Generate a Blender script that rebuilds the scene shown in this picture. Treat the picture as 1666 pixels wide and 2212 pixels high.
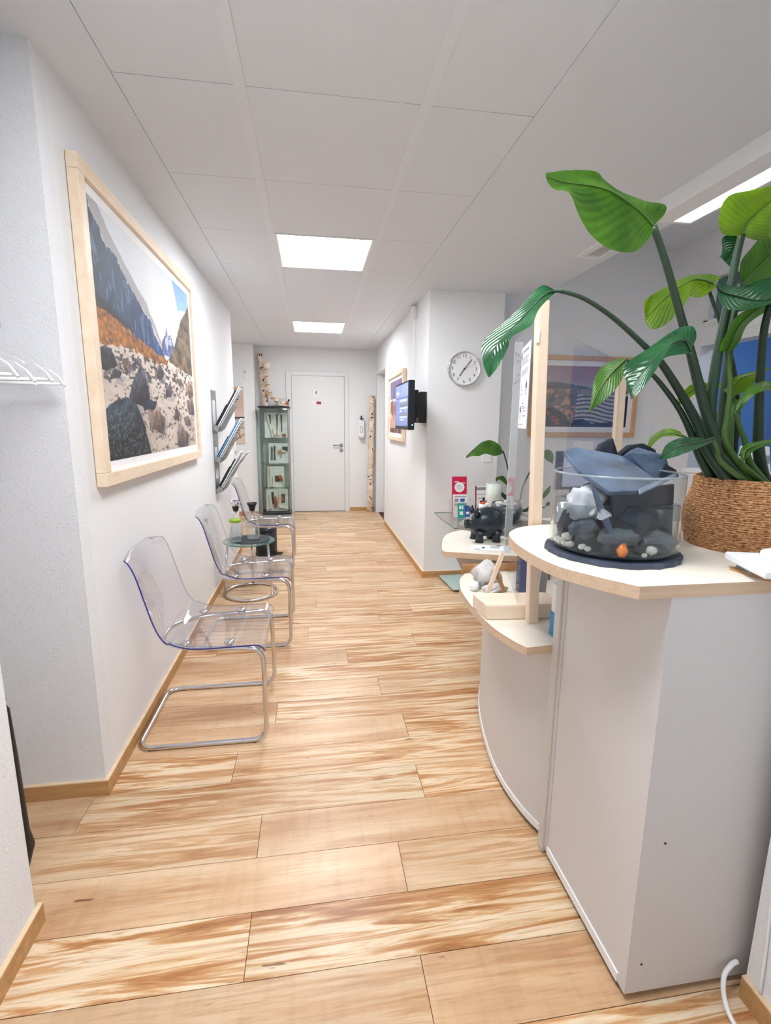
import bpy, bmesh, math, random
import numpy as np
from mathutils import Vector, Matrix
random.seed(7)
for o in list(bpy.data.objects): bpy.data.objects.remove(o)
SC = bpy.context.scene
COL = SC.collection
PI = math.pi
W, H = 1666, 2212

# ------------------------------------------------------------------ camera
FPX, PITCH, YAW, ROLL, CH = 1053.77, 0.180994, 0.149091, 0.0093, 1.36
_cy, _sy, _cp, _sp = math.cos(YAW), math.sin(YAW), math.cos(PITCH), math.sin(PITCH)
FW = Vector((_sy*_cp, _cy*_cp, -_sp)); _rt = Vector((_cy, -_sy, 0)); _up = _rt.cross(FW)
RT = math.cos(ROLL)*_rt + math.sin(ROLL)*_up
UP = -math.sin(ROLL)*_rt + math.cos(ROLL)*_up
CAM = Vector((0, 0, CH))
cd = bpy.data.cameras.new('camera'); cam = bpy.data.objects.new('camera', cd); COL.objects.link(cam)
cd.sensor_fit = 'HORIZONTAL'; cd.sensor_width = 36.0; cd.lens = 36.0*FPX/W; cd.clip_start = 0.02
m = Matrix((RT, UP, -FW)).transposed().to_4x4(); m.translation = CAM
cam.matrix_world = m
SC.camera = cam

# ------------------------------------------------------------------ world, exposure
wd = bpy.data.worlds.new('world'); SC.world = wd; wd.use_nodes = True
wd.node_tree.nodes['Background'].inputs[0].default_value = (0.86, 0.93, 1.0, 1)
wd.node_tree.nodes['Background'].inputs[1].default_value = 0.55
SC.view_settings.view_transform = 'Standard'
SC.view_settings.look = 'None'
SC.view_settings.gamma = 1.0
SC.view_settings.use_curve_mapping = False
SC.view_settings.exposure = 0.42
PANEL = 25.0      # radiance of the ceiling light panels
LOUVRE = 9.0      # radiance of the tubes in the reception lamps

# ------------------------------------------------------------------ helpers
def ray(x, y): return FW*FPX + RT*(x-W/2) - UP*(y-H/2)
def atY(x, y, Y):
    d = ray(x, y); return CAM + d*(Y/d.y)
def atX(x, y, X):
    d = ray(x, y); return CAM + d*(X/d.x)
def atZ(x, y, Z):
    d = ray(x, y); return CAM + d*((Z-CH)/d.z)

ORG = {}
def tag(o, label=None, cat=None, group=None, kind=None):
    if label: o['label'] = label
    if cat: o['category'] = cat
    if group: o['group'] = group
    if kind: o['kind'] = kind
    return o
def thing(name, label, cat, loc=(0, 0, 0), rz=0, group=None):
    o = bpy.data.objects.new(name, None); COL.objects.link(o)
    o.empty_display_size = 0.05
    o.location = loc; o.rotation_euler = (0, 0, rz)
    ORG[o] = Vector(loc)
    return tag(o, label, cat, group)
def dup(root, loc, label=None, rz=None):
    r = root.copy(); COL.objects.link(r); r.location = loc
    if rz is not None: r.rotation_euler = (0, 0, rz)
    if label: r['label'] = label
    for ch in list(root.children):
        c = ch.copy(); COL.objects.link(c); c.parent = r
        for g in list(ch.children):
            d = g.copy(); COL.objects.link(d); d.parent = c
    return r

class MB:
    """collects geometry (world coordinates) into one mesh"""
    def __init__(s): s.v = []; s.f = []; s.sm = []
    def add(s, vs, fs, smooth=False):
        n = len(s.v); s.v += [tuple(p) for p in vs]
        s.f += [tuple(i+n for i in f) for f in fs]; s.sm += [smooth]*len(fs)
        return s
    def box(s, x0, x1, y0, y1, z0, z1):
        vs = [(x, y, z) for z in (z0, z1) for y in (y0, y1) for x in (x0, x1)]
        return s.add(vs, [(0, 2, 3, 1), (4, 5, 7, 6), (0, 1, 5, 4), (2, 6, 7, 3), (0, 4, 6, 2), (1, 3, 7, 5)])
    def bar(s, a, b, w, h, up=(0, 0, 1)):
        a = Vector(a); b = Vector(b); d = (b-a).normalized(); u = Vector(up)
        r = d.cross(u); r = (r if r.length > 1e-4 else d.cross(Vector((1, 0, 0)))).normalized(); u = r.cross(d)
        vs = [p+r*(i*w/2)+u*(j*h/2) for p in (a, b) for j in (-1, 1) for i in (-1, 1)]
        return s.add(vs, [(0, 2, 3, 1), (4, 5, 7, 6), (0, 1, 5, 4), (2, 6, 7, 3), (0, 4, 6, 2), (1, 3, 7, 5)])
    def prism(s, pts, z0, z1, smooth=False):
        """horizontal polygon extruded in z"""
        n = len(pts)
        a = sum(pts[i][0]*pts[(i+1) % n][1]-pts[(i+1) % n][0]*pts[i][1] for i in range(n))
        if a < 0: pts = pts[::-1]
        vs = [(p[0], p[1], z0) for p in pts]+[(p[0], p[1], z1) for p in pts]
        s.add(vs, [tuple(range(n))[::-1], tuple(range(n, 2*n))])
        m = len(s.v)-2*n
        for i in range(n):
            j = (i+1) % n
            s.f.append((m+i, m+j, m+n+j, m+n+i)); s.sm.append(smooth)
        return s
    def slab(s, pts, nrm, th):
        """planar 3-D polygon with thickness along nrm"""
        n = len(pts); N = Vector(nrm).normalized()*th
        vs = [Vector(p) for p in pts]+[Vector(p)+N for p in pts]
        fs = [tuple(range(n))[::-1], tuple(range(n, 2*n))]+[(i, (i+1) % n, n+(i+1) % n, n+i) for i in range(n)]
        return s.add(vs, fs)
    def tube(s, path, r, n=10, closed=False, caps=True, smooth=True):
        P = [Vector(p) for p in path]; k = len(P)
        R = r if isinstance(r, (list, tuple)) else [r]*k
        T = []
        for i in range(k):
            a = P[i-1] if (i > 0 or closed) else P[i]; b = P[(i+1) % k] if (i < k-1 or closed) else P[i]
            T.append((b-a).normalized())
        u = T[0].cross(Vector((0, 0, 1)))
        if u.length < 1e-3: u = T[0].cross(Vector((1, 0, 0)))
        u.normalize(); vs = []
        for i in range(k):
            u = (u-T[i]*u.dot(T[i])).normalized(); w = T[i].cross(u)
            for j in range(n):
                a = 2*PI*j/n; vs.append(P[i]+(u*math.cos(a)+w*math.sin(a))*R[i])
        fs = []
        for i in range(k if closed else k-1):
            q = (i+1) % k
            for j in range(n): fs.append((i*n+j, i*n+(j+1) % n, q*n+(j+1) % n, q*n+j))
        s.add(vs, fs, smooth)
        if caps and not closed:
            m = len(s.v)-k*n
            s.f += [tuple(m+j for j in range(n))[::-1], tuple(m+(k-1)*n+j for j in range(n))]; s.sm += [False]*2
        return s
    def lathe(s, prof, c, n=32, smooth=True, axis='z', caps=True):
        """prof = [(r, z)], revolved around the axis through c"""
        vs = []; k = len(prof); c = Vector(c)
        for r, z in prof:
            for j in range(n):
                a = 2*PI*j/n
                p = (r*math.cos(a), r*math.sin(a), z)
                if axis == 'x': p = (p[2], p[0], p[1])
                if axis == 'y': p = (p[1], p[2], p[0])
                vs.append(c+Vector(p))
        fs = [(i*n+j, i*n+(j+1) % n, (i+1)*n+(j+1) % n, (i+1)*n+j) for i in range(k-1) for j in range(n)]
        s.add(vs, fs, smooth); m = len(s.v)-k*n
        if caps and prof[0][0] > 1e-5: s.f.append(tuple(m+j for j in range(n))[::-1]); s.sm.append(False)
        if caps and prof[-1][0] > 1e-5: s.f.append(tuple(m+(k-1)*n+j for j in range(n))); s.sm.append(False)
        return s
    def grid(s, rows, smooth=True):
        n = len(rows); k = len(rows[0])
        vs = [p for r in rows for p in r]
        return s.add(vs, [(i*k+j, i*k+j+1, (i+1)*k+j+1, (i+1)*k+j) for i in range(n-1) for j in range(k-1)], smooth)
    def build(s, name, mat, parent=None, bevel=0, seg=2):
        me = bpy.data.meshes.new(name)
        off = Vector((0, 0, 0))
        o = bpy.data.objects.new(name, me)
        if parent is not None:
            off = ORG[parent]; o.parent = parent
        ORG[o] = off
        me.from_pydata([tuple(Vector(p)-off) for p in s.v], [], s.f)
        me.polygons.foreach_set('use_smooth', s.sm)
        me.validate(); me.update()
        if mat is not None: me.materials.append(mat)
        if bevel:
            bm = bmesh.new(); bm.from_mesh(me)
            bmesh.ops.remove_doubles(bm, verts=bm.verts, dist=1e-6)
            es = [e for e in bm.edges if len(e.link_faces) == 2 and e.calc_face_angle(0) > 0.6]
            bmesh.ops.bevel(bm, geom=es, offset=bevel, segments=seg, profile=0.5, affect='EDGES', clamp_overlap=True)
            bm.to_mesh(me); bm.free()
        COL.objects.link(o)
        return o
def smooth_path(pts, k=6):
    """Catmull-Rom through the points"""
    P = [Vector(p) for p in pts]; out = []
    for i in range(len(P)-1):
        p0 = P[max(i-1, 0)]; p1 = P[i]; p2 = P[i+1]; p3 = P[min(i+2, len(P)-1)]
        for t in range(k):
            u = t/k
            out.append(0.5*((2*p1)+(p2-p0)*u+(2*p0-5*p1+4*p2-p3)*u*u+(3*p1-p0-3*p2+p3)*u**3))
    out.append(P[-1]); return out
def round_path(pts, r, k=6, closed=False):
    """polyline with rounded corners"""
    P = [Vector(p) for p in pts]; n = len(P); out = []
    for i in range(n):
        if not closed and i in (0, n-1): out.append(P[i]); continue
        a, b, c = P[i-1], P[i], P[(i+1) % n]
        d1 = (a-b); d2 = (c-b); rr = min(r, d1.length*0.49, d2.length*0.49)
        p = b+d1.normalized()*rr; q = b+d2.normalized()*rr
        for t in range(k+1):
            u = t/k; out.append(p*(1-u)**2+b*2*u*(1-u)+q*u*u)
    return out
def text(name, s, size, mat, parent, origin, xdir, ydir, align='CENTER', depth=0.0, sx=1.0):
    cu = bpy.data.curves.new('t', 'FONT'); cu.body = s; cu.size = size; cu.align_x = align; cu.align_y = 'CENTER'
    cu.extrude = depth; cu.resolution_u = 3
    t = bpy.data.objects.new('t', cu); COL.objects.link(t)
    dg = bpy.context.evaluated_depsgraph_get(); dg.update()
    me = bpy.data.meshes.new_from_object(t.evaluated_get(dg))
    bpy.data.objects.remove(t); bpy.data.curves.remove(cu)
    X = Vector(xdir).normalized()*sx; Y = Vector(ydir).normalized(); Z = X.cross(Y).normalized()
    off = ORG[parent] if parent is not None else Vector((0, 0, 0))
    M = Matrix((X, Y, Z)).transposed().to_4x4(); M.translation = Vector(origin)-off
    me.transform(M); me.materials.clear(); me.materials.append(mat); me.name = name
    o = bpy.data.objects.new(name, me); COL.objects.link(o)
    if parent is not None: o.parent = parent
    ORG[o] = off
    return o

# ------------------------------------------------------------------ materials
def lin(r, g, b):
    f = lambda c: (c/255/12.92) if c/255 <= 0.04045 else ((c/255+0.055)/1.055)**2.4
    return (f(r), f(g), f(b), 1)
def newmat(name):
    m = bpy.data.materials.new(name); m.use_nodes = True
    nt = m.node_tree; return m, nt, nt.nodes['Principled BSDF']
def nd(nt, t, **kw):
    n = nt.nodes.new(t)
    for k, v in kw.items():
        if k.startswith('i_'): n.inputs[k[2:].replace('_', ' ')].default_value = v
        else: setattr(n, k, v)
    return n
def pm(name, col, rough=0.5, metal=0.0, noise=0.0, nscale=30.0, bump=0.0, bscale=80.0, spec=0.5, stretch=None):
    """principled with a little procedural colour variation and bump"""
    m, nt, b = newmat(name)
    c = col if len(col) == 4 else lin(*col)
    b.inputs['Roughness'].default_value = rough; b.inputs['Metallic'].default_value = metal
    b.inputs['Specular IOR Level'].default_value = spec
    b.inputs['Base Color'].default_value = c
    tc = nd(nt, 'ShaderNodeTexCoord')
    src = tc.outputs['Object']
    if stretch:
        mp = nd(nt, 'ShaderNodeMapping'); mp.inputs['Scale'].default_value = stretch
        nt.links.new(src, mp.inputs[0]); src = mp.outputs[0]
    nz = nd(nt, 'ShaderNodeTexNoise'); nz.inputs['Scale'].default_value = nscale; nz.inputs['Detail'].default_value = 4
    nt.links.new(src, nz.inputs['Vector'])
    if noise:
        cr = nd(nt, 'ShaderNodeValToRGB')
        cr.color_ramp.elements[0].position = 0.3; cr.color_ramp.elements[1].position = 0.7
        cr.color_ramp.elements[0].color = tuple(x*(1-noise) for x in c[:3])+(1,)
        cr.color_ramp.elements[1].color = tuple(min(1, x*(1+noise*0.6)) for x in c[:3])+(1,)
        nt.links.new(nz.outputs[0], cr.inputs[0]); nt.links.new(cr.outputs[0], b.inputs['Base Color'])
    if bump:
        n2 = nd(nt, 'ShaderNodeTexNoise'); n2.inputs['Scale'].default_value = bscale; n2.inputs['Detail'].default_value = 5
        nt.links.new(src, n2.inputs['Vector'])
        bp = nd(nt, 'ShaderNodeBump'); bp.inputs['Strength'].default_value = bump; bp.inputs['Distance'].default_value = 0.01
        nt.links.new(n2.outputs[0], bp.inputs['Height']); nt.links.new(bp.outputs[0], b.inputs['Normal'])
    return m
def emit(name, col, strength):
    m = bpy.data.materials.new(name); m.use_nodes = True; nt = m.node_tree; nt.nodes.clear()
    e = nd(nt, 'ShaderNodeEmission'); e.inputs[0].default_value = col; e.inputs[1].default_value = strength
    o = nd(nt, 'ShaderNodeOutputMaterial'); nt.links.new(e.outputs[0], o.inputs[0]); return m
def sheet(name, tint, ior=1.49, gloss=0.02, body=0.0, bodycol=(0.8, 0.85, 0.9, 1), refl=0.75, pwr=4.5):
    """clear plastic or glass sheet: see-through with a fresnel reflection, plus a little body colour"""
    m = bpy.data.materials.new(name); m.use_nodes = True; nt = m.node_tree; nt.nodes.clear()
    t = nd(nt, 'ShaderNodeBsdfTransparent'); t.inputs[0].default_value = tint
    g = nd(nt, 'ShaderNodeBsdfGlossy'); g.inputs['Roughness'].default_value = gloss
    lw = nd(nt, 'ShaderNodeLayerWeight'); lw.inputs['Blend'].default_value = 0.5
    pw = nd(nt, 'ShaderNodeMath', operation='POWER'); pw.inputs[1].default_value = pwr; nt.links.new(lw.outputs['Facing'], pw.inputs[0])
    f0 = ((ior-1)/(ior+1))**2
    f = nd(nt, 'ShaderNodeMath', operation='MULTIPLY_ADD'); f.inputs[1].default_value = refl; f.inputs[2].default_value = f0; nt.links.new(pw.outputs[0], f.inputs[0])
    mx = nd(nt, 'ShaderNodeMixShader'); o = nd(nt, 'ShaderNodeOutputMaterial')
    src = t.outputs[0]
    if body:
        d = nd(nt, 'ShaderNodeBsdfDiffuse'); d.inputs[0].default_value = bodycol
        mb = nd(nt, 'ShaderNodeMixShader'); mb.inputs[0].default_value = body
        nt.links.new(t.outputs[0], mb.inputs[1]); nt.links.new(d.outputs[0], mb.inputs[2]); src = mb.outputs[0]
    nt.links.new(f.outputs[0], mx.inputs[0]); nt.links.new(src, mx.inputs[1]); nt.links.new(g.outputs[0], mx.inputs[2])
    nt.links.new(mx.outputs[0], o.inputs[0]); return m
def wood(name, dark, light, scale=(2, 30, 30), rough=0.5, contrast=0.5):
    m, nt, b = newmat(name); b.inputs['Roughness'].default_value = rough
    tc = nd(nt, 'ShaderNodeTexCoord'); mp = nd(nt, 'ShaderNodeMapping'); mp.inputs['Scale'].default_value = scale
    nz = nd(nt, 'ShaderNodeTexNoise'); nz.inputs['Scale'].default_value = 1.0; nz.inputs['Detail'].default_value = 6; nz.inputs['Distortion'].default_value = 0.6
    cr = nd(nt, 'ShaderNodeValToRGB'); e = cr.color_ramp.elements
    e[0].position = 0.5-contrast/2; e[1].position = 0.5+contrast/2; e[0].color = lin(*dark); e[1].color = lin(*light)
    for a, c in ((tc.outputs['Object'], mp.inputs[0]), (mp.outputs[0], nz.inputs['Vector']), (nz.outputs[0], cr.inputs[0]), (cr.outputs[0], b.inputs['Base Color'])): nt.links.new(a, c)
    return m
def printmat(name, rough=0.6):
    """flat print: colour comes from a colour attribute painted procedurally"""
    m, nt, b = newmat(name); b.inputs['Roughness'].default_value = rough
    a = nd(nt, 'ShaderNodeAttribute'); a.attribute_name = 'Col'
    nt.links.new(a.outputs['Color'], b.inputs['Base Color']); return m
def plaster(name, col, bump, flecks=0.0):
    m, nt, b = newmat(name); b.inputs['Roughness'].default_value = 0.85; b.inputs['Base Color'].default_value = lin(*col)
    b.inputs['Specular IOR Level'].default_value = 0.2
    tc = nd(nt, 'ShaderNodeTexCoord')
    n1 = nd(nt, 'ShaderNodeTexNoise'); n1.inputs['Scale'].default_value = 120; n1.inputs['Detail'].default_value = 6; n1.inputs['Distortion'].default_value = 0.8
    n2 = nd(nt, 'ShaderNodeTexNoise'); n2.inputs['Scale'].default_value = 9; n2.inputs['Detail'].default_value = 3
    cr = nd(nt, 'ShaderNodeValToRGB'); cr.color_ramp.elements[0].position = 0.52; cr.color_ramp.elements[1].position = 0.72
    ad = nd(nt, 'ShaderNodeMath', operation='MULTIPLY')
    bp = nd(nt, 'ShaderNodeBump'); bp.inputs['Strength'].default_value = bump; bp.inputs['Distance'].default_value = 0.008
    nt.links.new(tc.outputs['Object'], n1.inputs['Vector']); nt.links.new(tc.outputs['Object'], n2.inputs['Vector'])
    nt.links.new(n1.outputs[0], cr.inputs[0]); nt.links.new(cr.outputs[0], ad.inputs[0]); nt.links.new(n2.outputs[0], ad.inputs[1])
    nt.links.new(ad.outputs[0], bp.inputs['Height']); nt.links.new(bp.outputs[0], b.inputs['Normal'])
    return m
def floor_wood():
    m, nt, b = newmat('laminate'); b.inputs['Roughness'].default_value = 0.33; b.inputs['Specular IOR Level'].default_value = 0.4
    L = nt.links.new
    tc = nd(nt, 'ShaderNodeTexCoord'); oi = nd(nt, 'ShaderNodeObjectInfo')
    off = nd(nt, 'ShaderNodeVectorMath', operation='MULTIPLY_ADD'); off.inputs[1].default_value = (37, 53, 0); 
    cmb = nd(nt, 'ShaderNodeCombineXYZ')
    for i in range(2): L(oi.outputs['Random'], cmb.inputs[i])
    L(cmb.outputs[0], off.inputs[0]); L(tc.outputs['Object'], off.inputs[2])
    def noise(scale, det, dist, rough=0.55):
        mp = nd(nt, 'ShaderNodeMapping'); mp.inputs['Scale'].default_value = scale
        n = nd(nt, 'ShaderNodeTexNoise'); n.inputs['Scale'].default_value = 1; n.inputs['Detail'].default_value = det
        n.inputs['Distortion'].default_value = dist; n.inputs['Roughness'].default_value = rough
        L(off.outputs[0], mp.inputs[0]); L(mp.outputs[0], n.inputs['Vector']); return n
    big = noise((1.5, 24, 1), 9, 1.6, 0.62)      # lively streaks
    soft = noise((1.1, 8, 1), 5, 0.8)            # calm figure
    fine = noise((5, 130, 1), 6, 0.5, 0.7)       # grain lines
    cross = noise((26, 4, 1), 2, 0.3)            # cross figure
    patch = noise((1.6, 3.0, 1), 2, 0.5)         # calm and lively zones
    knot = noise((9, 42, 1), 2, 0.2)
    def ramp(src, stops):
        r = nd(nt, 'ShaderNodeValToRGB'); e = r.color_ramp.elements
        e[0].position, e[0].color = stops[0]; e[1].position, e[1].color = stops[-1]
        for p, c in stops[1:-1]: x = e.new(p); x.color = c
        L(src.outputs[0], r.inputs[0]); return r
    def mix(fac, a, b_, mode='MIX'):
        n = nd(nt, 'ShaderNodeMix', data_type='RGBA', blend_type=mode)
        if isinstance(fac, float): n.inputs[0].default_value = fac
        else: L(fac, n.inputs[0])
        L(a, n.inputs[6]); L(b_, n.inputs[7]); return n
    g = lambda v: (v, v, v, 1)
    r1 = ramp(big, [(.34, lin(168, 108, 62)), (.42, lin(198, 142, 92)), (.48, lin(218, 172, 124)), (.53, lin(238, 210, 172)), (.60, lin(245, 226, 196)), (.68, lin(216, 168, 120))])
    r3 = ramp(soft, [(.32, lin(200, 154, 114)), (.48, lin(222, 182, 142)), (.66, lin(238, 208, 172))])
    rc = ramp(cross, [(.36, g(.90)), (.5, g(1.0))])
    calm = mix(0.7, r3.outputs[0], rc.outputs[0], 'MULTIPLY')
    zone = ramp(patch, [(.40, g(0)), (.60, g(1))])
    pk = nd(nt, 'ShaderNodeMath', operation='MULTIPLY_ADD'); pk.inputs[1].default_value = 1.5; pk.inputs[2].default_value = -0.55
    fr = nd(nt, 'ShaderNodeMath', operation='MULTIPLY'); fr.inputs[1].default_value = 7.31; L(oi.outputs['Random'], fr.inputs[0])
    fx = nd(nt, 'ShaderNodeMath', operation='FRACT'); L(fr.outputs[0], fx.inputs[0]); L(fx.outputs[0], pk.inputs[0])
    zz = nd(nt, 'ShaderNodeMath', operation='MULTIPLY_ADD', use_clamp=True); zz.inputs[1].default_value = 0.45; L(zone.outputs[0], zz.inputs[0]); L(pk.outputs[0], zz.inputs[2])
    body = mix(zz.outputs[0], r1.outputs[0], calm.outputs[2])
    r2 = ramp(fine, [(.30, (0.60, 0.50, 0.40, 1)), (.50, g(1.0))])
    m1 = mix(0.5, body.outputs[2], r2.outputs[0], 'MULTIPLY')
    kr = ramp(knot, [(.235, (0.25, 0.14, 0.10, 1)), (.285, g(1.0))])
    m2 = mix(0.85, m1.outputs[2], kr.outputs[0], 'MULTIPLY')
    hv = nd(nt, 'ShaderNodeHueSaturation')
    rv = nd(nt, 'ShaderNodeMath', operation='MULTIPLY_ADD'); rv.inputs[1].default_value = 0.14; rv.inputs[2].default_value = 0.82
    L(oi.outputs['Random'], rv.inputs[0]); L(rv.outputs[0], hv.inputs['Value']); L(m2.outputs[2], hv.inputs['Color'])
    L(hv.outputs[0], b.inputs['Base Color'])
    bp = nd(nt, 'ShaderNodeBump'); bp.inputs['Strength'].default_value = 0.05; bp.inputs['Distance'].default_value = 0.002
    L(fine.outputs[0], bp.inputs['Height']); L(bp.outputs[0], b.inputs['Normal'])
    return m
M = dict(
    wall=plaster('white_paint', (238, 239, 241), 0.10),
    rough_wall=plaster('rough_white_plaster', (236, 237, 240), 0.40),
    ceil=plaster('ceiling_paint', (226, 231, 238), 0.05),
    tile=pm('mineral_tile', (226, 231, 238), 0.9, bump=0.05, bscale=300),
    dark_gap=pm('dark_void', (60, 56, 54), 0.9),
    runner=pm('ceiling_runner', (228, 233, 240), 0.6, bump=0.02),
    laminate=floor_wood(),
    subfloor=pm('subfloor', (96, 62, 36), 0.9),
    base=wood('baseboard_wood', (176, 130, 80), (206, 163, 110), (3, 40, 40), 0.45),
    base_top=wood('baseboard_light', (226, 196, 158), (240, 216, 184), (3, 40, 40), 0.5),
    door=pm('door_white', (232, 233, 234), 0.45, bump=0.01),
    chrome=pm('chrome', (215, 215, 218), 0.13, 1.0, bump=0.004, bscale=20),
    steel=pm('brushed_steel', (168, 168, 170), 0.35, 1.0, noise=0.1, nscale=60),
    black=pm('black_plastic', (22, 24, 27), 0.45, bump=0.02, bscale=300),
    satin_black=pm('satin_black', (18, 24, 32), 0.34, bump=0.01),
    white=pm('white_plastic', (240, 241, 243), 0.4, bump=0.01),
    paper=pm('paper', (244, 244, 246), 0.8, noise=0.02, nscale=12),
    grey=pm('grey_plastic', (150, 152, 156), 0.5, bump=0.02),
    counter=pm('counter_white', (212, 210, 210), 0.5, bump=0.015, bscale=400),
    counter_edge=pm('counter_edge', (204, 200, 196), 0.5, bump=0.01),
    maple=wood('pale_maple', (234, 224, 208), (243, 236, 224), (3, 60, 20), 0.42, 0.8),
    maple_edge=wood('maple_edge', (204, 174, 144), (222, 196, 168), (4, 90, 90), 0.5),
    pine=wood('pale_pine', (232, 204, 178), (243, 222, 200), (30, 30, 3), 0.5),
    frame_wood=wood('frame_wood', (234, 208, 178), (246, 228, 204), (20, 6, 20), 0.5),
    acrylic=sheet('clear_acrylic', (0.94, 0.935, 0.95, 1), 1.42, 0.02, 0.05, (0.80, 0.79, 0.84, 1)),
    acrylic_edge=sheet('acrylic_edge_violet', (0.16, 0.14, 0.48, 1), 1.49, 0.05, 0.55, (0.05, 0.04, 0.30, 1)),
    bottle=sheet('bottle_glass', (0.95, 0.96, 0.965, 1), 1.5, 0.0, 0.0, refl=0.9, pwr=2.2),
    acrylic_rim=sheet('acrylic_rim', (0.72, 0.73, 0.78, 1), 1.49, 0.05, 0.25, (0.35, 0.35, 0.42, 1)),
    glass=sheet('clear_glass', (0.97, 0.98, 0.98, 1), 1.45, 0.0),
    green_glass=sheet('green_glass', (0.72, 0.86, 0.83, 1), 1.5, 0.01, 0.10, (0.55, 0.72, 0.68, 1)),
    glass_edge=sheet('glass_edge', (0.25, 0.45, 0.42, 1), 1.5, 0.05, 0.4, (0.12, 0.28, 0.26, 1)),
    frame_oak=wood('frame_oak', (206, 158, 110), (228, 186, 142), (20, 6, 20), 0.5),
    screen_acrylic=sheet('screen_acrylic', (0.975, 0.98, 0.985, 1), 1.38, 0.0, refl=0.4),
    light=emit('light_panel', (0.95, 0.975, 1.0, 1), PANEL),
    tube_light=emit('tube_light', (0.93, 0.97, 1.0, 1), LOUVRE),
    print=printmat('print'),
    gloss_print=printmat('glossy_print', 0.35),
    ink=pm('dark_ink', (52, 54, 58), 0.7),
)
# ------------------------------------------------------------------ the setting
ZC = 2.42
def struct(name, mb, mat, parent=None, bevel=0, label=None):
    o = mb.build(name, mat, parent, bevel)
    if parent is None: o['kind'] = 'structure'
    if label: o['label'] = label
    return o
# floor: sub-floor slab and one object for each plank
fl = struct('floor', MB().box(-1.7, 5.6, -0.9, 7.7, -0.05, -0.012), M['subfloor'])
ROW0, ROWH, PL = 1.013, 0.1765, 1.203
joint = {-1: .254, 0: -.191, 1: .256, 2: -.197, 3: .39, 4: -.33, 5: .40, 6: -.19, 7: .328, 8: -.28, 9: .183, 10: .62, 11: -.05, 12: .45}
pcache = {}
def plank(x0, x1, y0):
    g = 0.0009
    key = (round(x1-x0, 4),)
    if key not in pcache:
        w = x1-x0
        me = MB().box(-w/2+g, w/2-g, -ROWH/2+g, ROWH/2-g, -0.0125, 0).build('plank', M['laminate'])
        pcache[key] = me.data; bpy.data.objects.remove(me)
    o = bpy.data.objects.new('plank', pcache[key]); COL.objects.link(o)
    o.location = ((x0+x1)/2, y0+ROWH/2, 0); o.parent = fl
for k in range(-10, 38):
    y0 = ROW0+k*ROWH; yc = y0+ROWH/2
    if yc < -0.85: continue
    lo = -1.45 if yc < 1.75 else (-0.80 if yc < 5.15 else -1.65)
    if yc < 1.15: lo = -0.80
    hi = 3.36 if yc < 4.5 else 0.99
    j = joint.get(k, -1+((k*0.417) % 1.0)*PL)
    x = j-PL*4
    while x < hi:
        a, b = max(x, lo), min(x+PL, hi)
        if b-a > 0.01: plank(a, b, y0)
        x += PL
# walls
def wall(name, *boxes, mat='wall'):
    mb = MB()
    for b in boxes: mb.box(*b)
    return struct(name, mb, M[mat])
XL, XR, YD = -0.775, 0.963, 7.515
wall('wall_left', (-0.92, XL, 1.8, 5.225, 0, 2.6))
wall('wall_left_alcove', (-1.6, -1.42, 1.1, 1.726, 0, 2.6), (-1.6, XL, 1.726, 1.8, 0, 2.6), mat='rough_wall')
wall('wall_left_stub', (-1.6, -0.764, -0.9, 1.232, 0, 2.6), mat='rough_wall')
wall('wall_left_passage', (-1.75, -1.6, 5.0, 7.4, 0, 2.6), (-1.75, -0.92, 5.0, 5.1, 0, 2.6))
wall('wall_back_niche', (-1.75, -0.795, 7.285, 7.62, 0, 2.6))
wall('wall_back', (-0.795, -0.29, YD, 7.7, 0, 2.6), (0.49, 1.15, YD, 7.7, 0, 2.6), (-0.29, 0.49, YD, 7.7, 2.035, 2.6))
wall('wall_right', (XR, XR+0.14, 4.095, 6.47, 0, 2.6), (XR, XR+0.14, 6.47, 7.33, 2.06, 2.6), (XR, XR+0.14, 7.33, 7.52, 0, 2.6), (XR+.145, XR+.3, 6.3, 7.5, 0, 2.6))
wall('wall_right_pillar', (XR+0.14, 1.60, 4.095, 4.6, 0, 2.6))
wall('wall_reception_back', (1.60, 3.5, 4.44, 4.6, 0, 3.0))
DY0, DY1 = 3.02, 3.95          # doorway to the blue room
wall('wall_reception_side', (3.35, 3.47, DY1, 4.44, 0, 3.0), (3.35, 3.47, -0.9, DY0, 0, 3.0), (3.35, 3.47, DY0, DY1, 2.04, 2.23), (3.35, 3.47, DY0, DY1, 2.6, 3.0))
wall('wall_right_stub', (1.012, 1.16, -0.9, 0.815, 0, 2.42), mat='rough_wall')
# blue room beyond the doorway
M['blue'] = pm('blue_paint', (112, 160, 214), 0.8, bump=0.03)
wall('wall_blue_room', (3.47, 5.6, 5.3, 5.45, 0, 2.7), (5.5, 5.65, 2.0, 5.3, 0, 2.7), (3.47, 5.6, 1.9, 2.0, 0, 2.7), mat='blue')
wall('ceiling_blue_room', (3.47, 5.6, 1.95, 5.4, 2.62, 2.72), mat='blue')
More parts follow.
